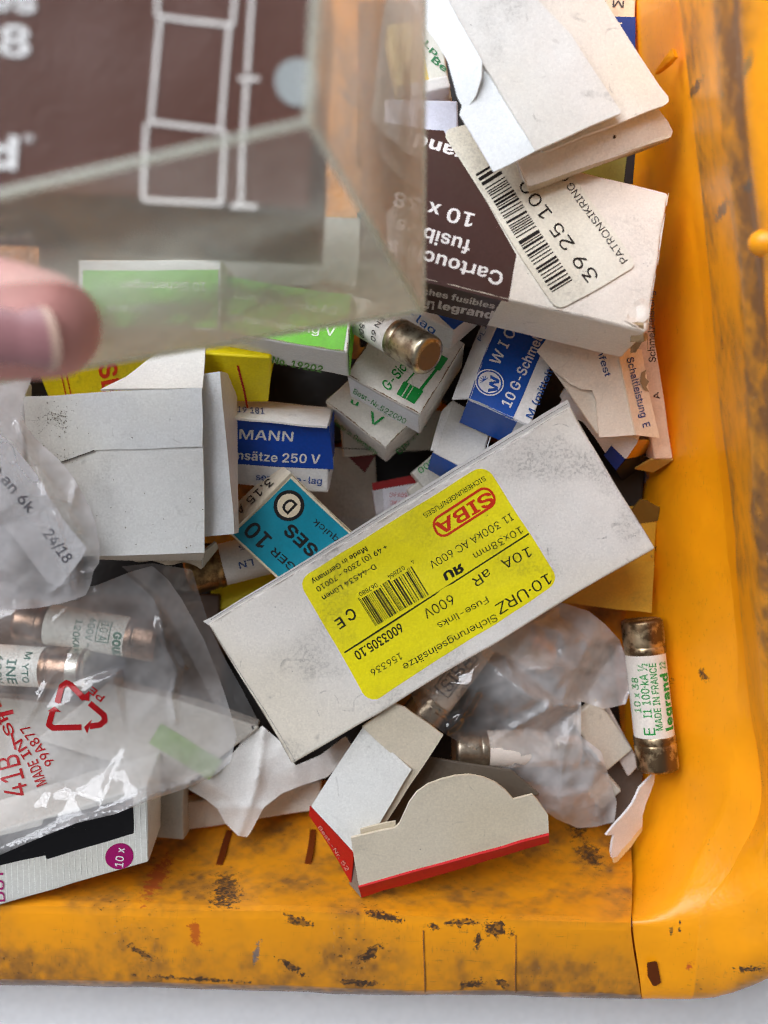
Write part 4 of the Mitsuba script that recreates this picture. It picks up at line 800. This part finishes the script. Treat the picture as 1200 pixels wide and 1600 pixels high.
bag = thing('clear_bag', 'clear plastic bag with red recycling print at the lower left', 'plastic bag')
def hz(q):
    n = meshkit.fbm(np.c_[q * 0.02, q[:, :1] * 0], 3, 5)
    return np.clip(0.18 + 0.45 * (n - 0.42) + 0.20 * np.exp(-((q[:, 1] - 1230) / 90) ** 2), 0.05, 0.5)
fm = Film([(-70, 930), (60, 925), (150, 915), (205, 893), (238, 884), (262, 905), (284, 936), (300, 965), (318, 998), (335, 1040), (350, 1080), (360, 1112), (370, 1150), (360, 1190), (335, 1212), (290, 1232), (230, 1252), (180, 1272), (120, 1286), (60, 1310), (0, 1336), (-70, 1365)],
          [(-60, 930, 44), (150, 920, 42), (238, 886, 40), (300, 965, 36), (250, 990, 41), (120, 985, 43), (40, 1040, 44), (140, 1045, 44.5), (225, 1060, 40), (350, 1080, 33), (368, 1150, 32), (330, 1212, 34), (200, 1150, 40), (60, 1150, 43), (100, 1230, 45), (230, 1245, 46), (0, 1330, 48), (120, 1284, 47.5), (-60, 1360, 48)],
          amp=1.1, freq=0.0085, seed=21, creases=[([(152, 1290), (230, 1245), (330, 1210)], 1.6, 4), ([(0, 1332), (120, 1284), (230, 1250)], 1.2, 3), ([(250, 975), (262, 1020), (278, 1050), (268, 1090), (274, 1125)], 1.8, 3.5), ([(175, 880), (240, 935), (256, 980), (290, 1040)], 1.2, 4), ([(40, 1130), (80, 1060), (110, 1030)], .8, 4)])
fm.build(bag, 'film', haze=hz, step=4.5)
redp = [px_text('418–T', (26, 1240 + 0), (4, 1085), 36, 500), px_text('MADE  IN', (62, 1228), (28, 1052), 17, 500), px_text('99A877', (76, 1196), (34, 1140), 13, 600), px_text('SP', (14, 1150), (2, 1110), 20, 600)]
redp = [px_text('41B', (28, 1246), (10, 1180), 36, 500), px_text('– T', (22, 1172), (4, 1098), 26, 600), px_text('MADE', (66, 1228), (50, 1188), 17, 600), px_text('IN', (44, 1184), (26, 1156), 15, 600), px_text('99A877', (80, 1196), (36, 1134), 15, 600), px_text('SPE', (18, 1150), (-12, 1090), 15, 600), px_text('PE', (162, 1094), (140, 1076), 11, 600)]
from shapely.geometry import LineString
zb = Z(0, 900, 4)
def arrow(pts, tip, w=9):
    ln = LineString(zb(*pts)).buffer(w / 2, cap_style=2, join_style=1)
    return [ln, Polygon(zb(*tip))]
redp += arrow([(358, 790), (385, 690), (415, 668), (440, 680), (528, 768)], [(495, 770), (560, 782), (556, 720)]) + arrow([(560, 795), (650, 870), (655, 905), (625, 930), (560, 940)], [(575, 895), (525, 945), (545, 985)]) + arrow([(510, 945), (330, 950), (305, 930), (330, 840)], [(298, 845), (340, 815), (380, 850)])
redp += [Polygon(zb((340, 785), (362, 798), (382, 792), (370, 775)))]
fm.print(sub(bag, 'red_print'), redp, (158, 18, 26))
ol = Film([(190, 885), (238, 880), (300, 890), (312, 930), (330, 985), (352, 1030), (380, 1080), (404, 1128), (380, 1165), (355, 1150), (330, 1090), (300, 1030), (270, 975), (230, 920)], [(238, 882, 37), (300, 892, 30), (330, 985, 28), (404, 1128, 24), (355, 1150, 27), (270, 975, 32)], amp=0.9, freq=0.012, seed=31, creases=[([(240, 960), (330, 930)], 1, 3), ([(260, 985), (335, 960)], 1, 3)])
ol.build(sub(bag, 'rear_film'), 'film', haze=0.12, step=7)

k = thing('clear_film_fuse', 'dull fuse with grey print inside the milky bag under the long white carton', 'fuse')
A, B = P(652, 1128, 27), P(750, 1000, 25); B = A + (B - A) / np.linalg.norm(B - A) * 38
fuse(k, A, B, 5.0, cap=7.0, cap_col=(186, 170, 148), dirt=0.35, body_col=(206, 196, 182), ink_col=(96, 92, 96), around=[('', 1, 0, 1, 1, 400)][:0], items=[('SIBA', 10.5, 20.5, 6, 3.2, 500), ('URZ 10', 11, 19, -46, 1.6, 500)], boxes=[(9.4, 21.6, -20, 34, 0.3)])
k = thing('silver_cap_fuse', 'fuse of which a worn silver cap shows at the mouth of the milky bag', 'fuse')
A, B = P(708, 1172, 24), P(772, 1170, 23); B = A + (B - A) / np.linalg.norm(B - A) * 32
fuse(k, A, B, 4.8, cap=8.5, cap_col=(200, 186, 166), dirt=0.35)
k = thing('brass_cap_fuse', 'fuse with a bright brass ring showing through the milky bag', 'fuse')
A, B = P(856, 1030, 22), P(800, 1000, 24); B = A + (B - A) / np.linalg.norm(B - A) * 30
fuse(k, A, B, 4.8, cap=8.0, cap_col=(206, 160, 92), dirt=0.2, body_col=(196, 184, 166))

bag = thing('milky_bag', 'crumpled half clear milky plastic bag at the right beside the fuse with green print', 'plastic bag')
def hz(q):
    x, y = q[:, 0], q[:, 1]
    a = 1 / (1 + np.exp(-(x - 775 - 0.25 * (y - 1100)) / 18)); b = meshkit.fbm(np.c_[q * 0.025, q[:, :1] * 0], 3, 8)
    return np.clip(0.05 + a * 0.50 + (b - 0.5) * 0.22, 0.05, 0.9)
fm = Film([(640, 1080), (690, 1040), (760, 990), (830, 940), (880, 942), (920, 955), (945, 975), (968, 1000), (982, 1040), (984, 1080), (978, 1100), (945, 1108), (908, 1096), (908, 1150), (940, 1175), (952, 1215), (964, 1254), (960, 1284), (930, 1292), (903, 1294), (870, 1280), (838, 1258), (800, 1215), (765, 1182), (735, 1168), (700, 1150), (660, 1120)],
          [(640, 1080, 31), (760, 990, 34), (830, 940, 30), (945, 975, 24), (984, 1080, 22), (945, 1108, 26), (908, 1096, 29), (860, 1040, 34), (780, 1100, 36), (730, 1160, 29), (840, 1160, 33), (952, 1215, 24), (960, 1284, 20), (903, 1294, 19), (838, 1258, 22), (765, 1182, 28), (890, 1220, 29), (690, 1060, 34)],
          amp=4.2, freq=0.0125, seed=44, creases=[([(905, 1100), (860, 1105), (800, 1140), (770, 1160)], 2.4, 5), ([(735, 1168), (800, 1215), (838, 1258)], 1.5, 4), ([(908, 1096), (910, 1150)], 2, 3), ([(700, 1140), (730, 1110), (745, 1080)], 2, 5), ([(790, 1030), (800, 1050), (870, 1040), (940, 1050)], 1.5, 5), ([(872, 1250), (880, 1180), (900, 1120)], 1.0, 4)])
fm.build(bag, 'film', haze=hz, step=4.5)

def bag_haze(q):
    import shapely
    from shapely.geometry import LineString
    d = shapely.distance(shapely.points(q), LineString([(-40, 660), (20, 730), (70, 800), (118, 885)]))
    n = meshkit.fbm(np.c_[q * 0.025, q[:, :1] * 0], 3, 2)
    return np.clip(0.72 + 0.5 * (n - 0.45) - 0.75 * np.exp(-(d / 48) ** 2), 0.06, 0.9)
bag = thing('whitish_bag', 'whitish wrinkled plastic bag with a printed paper slip at the left edge', 'plastic bag')
fm = Film([(-70, 560), (20, 570), (50, 592), (40, 615), (30, 640), (42, 668), (62, 692), (90, 716), (112, 742), (126, 765), (140, 792), (150, 822), (156, 858), (155, 880), (146, 892), (142, 912), (134, 930), (100, 942), (60, 950), (0, 954), (-70, 956)],
          [(-60, 600, 66), (45, 595, 60), (35, 640, 60), (62, 692, 58), (112, 742, 57), (150, 822, 55), (155, 880, 53), (134, 930, 52), (60, 950, 53), (-60, 950, 58), (60, 820, 62), (0, 720, 66), (100, 860, 58)], amp=1.6, freq=0.0085, seed=55,
          creases=[([(60, 740), (85, 800), (100, 860), (110, 920)], 1.6, 4), ([(28, 660), (60, 740), (100, 790), (120, 830)], 1.4, 4), ([(146, 892), (120, 900), (80, 925)], 1.2, 4), ([(118, 760), (112, 790)], 1.5, 4)])
fm.build(bag, 'film', haze=bag_haze, step=4.5)
k = thing('paper_slip', 'white paper slip with grey numbers inside the whitish bag', 'paper slip')
ps = plane((62, 780, 59.5), (135, 850, 54.6), (95, 925, 53.6))
zz = Z(0, 560, 4)
sheet(sub(k, 'paper'), ps, zz((-260, 330), (60, 520), (250, 740), (400, 1000), (550, 1190), (520, 1250), (380, 1430), (300, 1400), (100, 1120), (-260, 760)), (232, 234, 238), t=0.3, dirt=0.1)
lettering(sub(k, 'lettering'), ps, [('24/18', zz((305, 1075)), zz((440, 1270)), 17, 500), ('Teile an 6k', zz((-160, 520)), zz((215, 945)), 16, 500)], (96, 98, 110))
k, c = plain('grey_lump', 'dark grey carton corner showing through the whitish bag', (-60, 790, 54), (20, 800, 54), (-60, 900, 54), 8, (96, 100, 112))
k, c = plain('pale_lump', 'pale board inside the whitish bag at its lower tip', (-30, 868, 45), (122, 872, 45), (-30, 934, 45), 4, (178, 178, 184), cat='board')
k, c = plain('pale_lump', 'pale board inside the whitish bag at the left edge', (-80, 590, 52), (40, 600, 52), (-80, 740, 52), 4, (206, 210, 214), cat='board')

# ------------------------------------------------------------------ the clear pack held up near the lens, with its brown inner carton, and the hand
N, L0, T0, FR, FT, FLp = P(482, 190, 137), P(-160, 340, 145), P(498, -90, 143.5), P(661, 484, 98), P(664, -150, 104), P(-160, 622, 105)
pack = thing('clear_fuse_pack', 'clear plastic box round a brown printed carton, held blurred close to the lens', 'package')
def panel(nm, pts, haze, mat='stiff_clear'):
    pts = np.array(pts); n = 24
    uu, vv = np.meshgrid(np.linspace(0, 1, n), np.linspace(0, 1, n)); uu, vv = uu.reshape(-1, 1), vv.reshape(-1, 1)
    v = pts[0] * (1 - uu) * (1 - vv) + pts[1] * uu * (1 - vv) + pts[2] * uu * vv + pts[3] * (1 - uu) * vv
    nn = np.cross(pts[1] - pts[0], pts[3] - pts[0]); nn /= np.linalg.norm(nn)
    v = v + nn * (meshkit.noise(v / 14, 4) - 0.5)[:, None] * 0.5 * (np.sin(uu * math.pi) * np.sin(vv * math.pi))
    i = np.arange(n * n).reshape(n, n)
    f = np.concatenate([np.stack([i[:-1, :-1], i[:-1, 1:], i[1:, 1:]], -1).reshape(-1, 3), np.stack([i[:-1, :-1], i[1:, 1:], i[1:, :-1]], -1).reshape(-1, 3)])
    hz_ = haze(uu, vv) if callable(haze) else np.full((len(v), 1), haze)
    put(sub(pack, nm), v, f, mat, np.c_[hz_, hz_ * 0], smooth=True, bend=False)
panel('clear_face', [L0, N, T0, L0 + (T0 - N)], 0.012)
panel('clear_side', [N, FR, FT, T0], lambda u, v: 0.46 + 0.40 * np.clip(u * 1.3 - 0.1, 0, 1), 'side_reflection_tint')
panel('clear_front', [L0, N, FR, FLp], lambda u, v: 0.13 + 0.76 * np.clip((v - 0.25) / 0.5, 0, 1) * (0.75 + 0.5 * meshkit.fbm(np.c_[u * 5, v * 3, u * 0], 3, 3)[:, None]), 'front_clear')
def rod(key, a, b, r, haze):
    v, f, *_ = lathe(a, b, [(s, r) for s in np.linspace(0, np.linalg.norm(b - a), 20)], 10); put(key, v, f, 'stiff_clear', np.tile([haze, 0.0], (len(v), 1)), smooth=True, bend=False)
for a, b, r in ((N, L0, 0.5), (N, T0, 0.6), (N, FR, 0.5), (FR, FT, 0.4), (FR, FLp, 0.5)): rod(sub(pack, 'edge'), a, b, r, 0.55)
IA, IB, IC = (483, 331, 123), (-170, 288, 130), (502, -120, 129)
inner = sub(pack, 'inner_carton'); USED.discard(inner)
a, b, cc = P(*IA), P(*IB), P(*IC); pin = Plane(a, b, cc); n = pin.n
dn = np.array([0.0, -0.02, -1.0]) * 22
hexa(inner, [a, b, cc, b + cc - a] + [q + dn for q in (a, b, cc, b + cc - a)], (82, 43, 28), r=0.6, dirt=0.15)
pside = Plane(a, b, a + dn)
z0 = Z(0, 0, 2)
W_ = (226, 222, 218)
lines = [((492, -60), (492, 55)), ((500, 52), (722, 84)), ((735, -60), (722, 84)), ((502, 60), (474, 392)), ((712, 86), (690, 418)), ((474, 388), (700, 416)), ((462, 392), (446, 626)), ((704, 418), (686, 640)), ((444, 628), (690, 641)), ((785, -60), (770, 236)), ((744, 252), (806, 252)), ((768, 262), (746, 642)), ((715, 648), (798, 650))]
ink(sub(inner, 'line_drawing'), pin, union_all([stroke(pin, [z0(p), z0(q)], 7.0) for p, q in lines]), W_, off=0.25, dirt=0.05)
lettering(sub(inner, 'lettering'), pin, [('10x38', z0((-420, 118)), z0((110, 142)), 50, 800), ('fusibles', z0((-420, -22)), z0((128, 10)), 42, 800), ('legrand', z0((-560, 430)), z0((66, 486)), 54, 900), ('®', z0((76, 440)), z0((112, 443)), 16, 400)], (230, 230, 230), off=0.25)
lettering(sub(inner, 'lettering'), pside, [('lames fusibles', z0((-420, 650)), z0((62, 672)), 14, 700), ('legrand', z0((-330, 715)), z0((94, 735)), 16, 800)], (150, 132, 118), off=0.25)
ctr = np.array(pin.uv((462, 133))); rr = abs(np.linalg.norm(pin.uv((462, 95)) - ctr))
ink(sub(inner, 'thumb_notch'), pin, Point(ctr).buffer(rr).intersection(poly_of(pin, [(400, 60), (497, 60), (490, 220), (400, 220)])), (150, 158, 160), off=0.3)

# the hand: thumb in the picture, palm and four fingers round the far side of the pack, out of the picture
import manifold3d as m3
hand = thing('hand', 'bare hand holding the clear pack, its thumb reaching in from the left edge', 'person')
def ball(c, r):
    s = trimesh.creation.icosphere(subdivisions=3, radius=r); return s.vertices + c
def chain(pts):
    out = m3.Manifold()
    for (a, ra), (b, rb) in zip(pts, pts[1:]):
        h = trimesh.Trimesh(np.vstack([ball(a, ra), ball(b, rb)])).convex_hull
        out = out + m3.Manifold(m3.Mesh(np.asarray(h.vertices, np.float32), np.asarray(h.faces, np.uint32)))
    return out
tip = P(72, 508, 121); ax = np.array([-1.0, 0.13, -0.03]); ax /= np.linalg.norm(ax)
th = [(tip, 7.0), (tip + ax * 7, 8.1), (tip + ax * 16, 8.5), (tip + ax * 26, 9.4), (tip + ax * 46 + [0, 3, -6], 11.5), (tip + ax * 66 + [0, 14, -14], 14.0)]
pal = tip + ax * 78 + np.array([0, 34, -22])
body = chain(th) + chain([(th[-1][0], 14), (pal, 17), (pal + [6, 40, -4], 14)]) + chain([(pal + [-14, 0, 2], 16), (pal + [-10, 62, 2], 13)])
for i in range(4):
    base = pal + np.array([8, 4 + i * 19, -10 + i]); ln = (1.0, 1.12, 1.05, 0.85)[i]
    body = body + chain([(base, 10.0), (base + np.array([30 * ln, 4, -8]), 8.8), (base + np.array([52 * ln, 5, -22]), 8.0), (base + np.array([66 * ln, 5, -40]), 7.2)])
mm = body.refine_to_length(2.2).to_mesh(); tm = trimesh.Trimesh(mm.vert_properties[:, :3], mm.tri_verts)
trimesh.smoothing.filter_taubin(tm, iterations=24)
nz = meshkit.fbm(tm.vertices / 5, 3, 7) - 0.5; tm.vertices = tm.vertices + tm.vertex_normals * nz[:, None] * 0.35
put(sub(hand, 'skin'), tm.vertices, tm.faces, 'skin', smooth=True, bend=False)
# thumb nail: a curved plate set into the side turned to the camera, its pale free edge towards the tip
sd = np.array([0.0, -0.50, 0.86]); sd = sd - ax * (sd @ ax); sd /= np.linalg.norm(sd); sc = np.cross(ax, sd)
def nail(key, x0, x1, mat, lift, wid=1.5, wrap=0.0):
    v, f, nu, nv = [], [], 24, 22
    for i in range(nu):
        for j in range(nv):
            w = 2 * j / (nv - 1) - 1; e = 4.2 * (1 - math.sqrt(max(1 - w * w * 0.96, 0)))
            x = x0 + (x1 - e * 0.9 - x0 + (e * 0 if x1 == x0 else 0)) * i / (nu - 1) if wrap == 0 else x0 - e * 0.9 + (x1 - x0) * i / (nu - 1)
            s = -x                                         # distance back from the tip's centre along ax
            r = np.interp(s, [0, 7, 16, 26], [7.0, 8.1, 8.5, 9.4])
            if x > 0: r = math.sqrt(max(7.0 ** 2 - (x * 0.55) ** 2, 1))
            rr = r + lift - 0.75 * abs(w) ** 4
            t = w * wid / 2
            v.append(tip - ax * x + (sd * math.cos(t) + sc * math.sin(t)) * rr)
    for i in range(nu - 1):
        for j in range(nv - 1):
            q = i * nv + j; f += [[q, q + 1, q + nv + 1], [q, q + nv + 1, q + nv]]
    put(key, np.array(v), np.array(f), mat, smooth=True, bend=False)
nail(sub(hand, 'thumb_nail'), -12.0, 4.0, 'nail', 0.30)
nail(sub(hand, 'nail_edge'), 3.9, 5.0, 'nail_edge', 0.34, wrap=1.0)
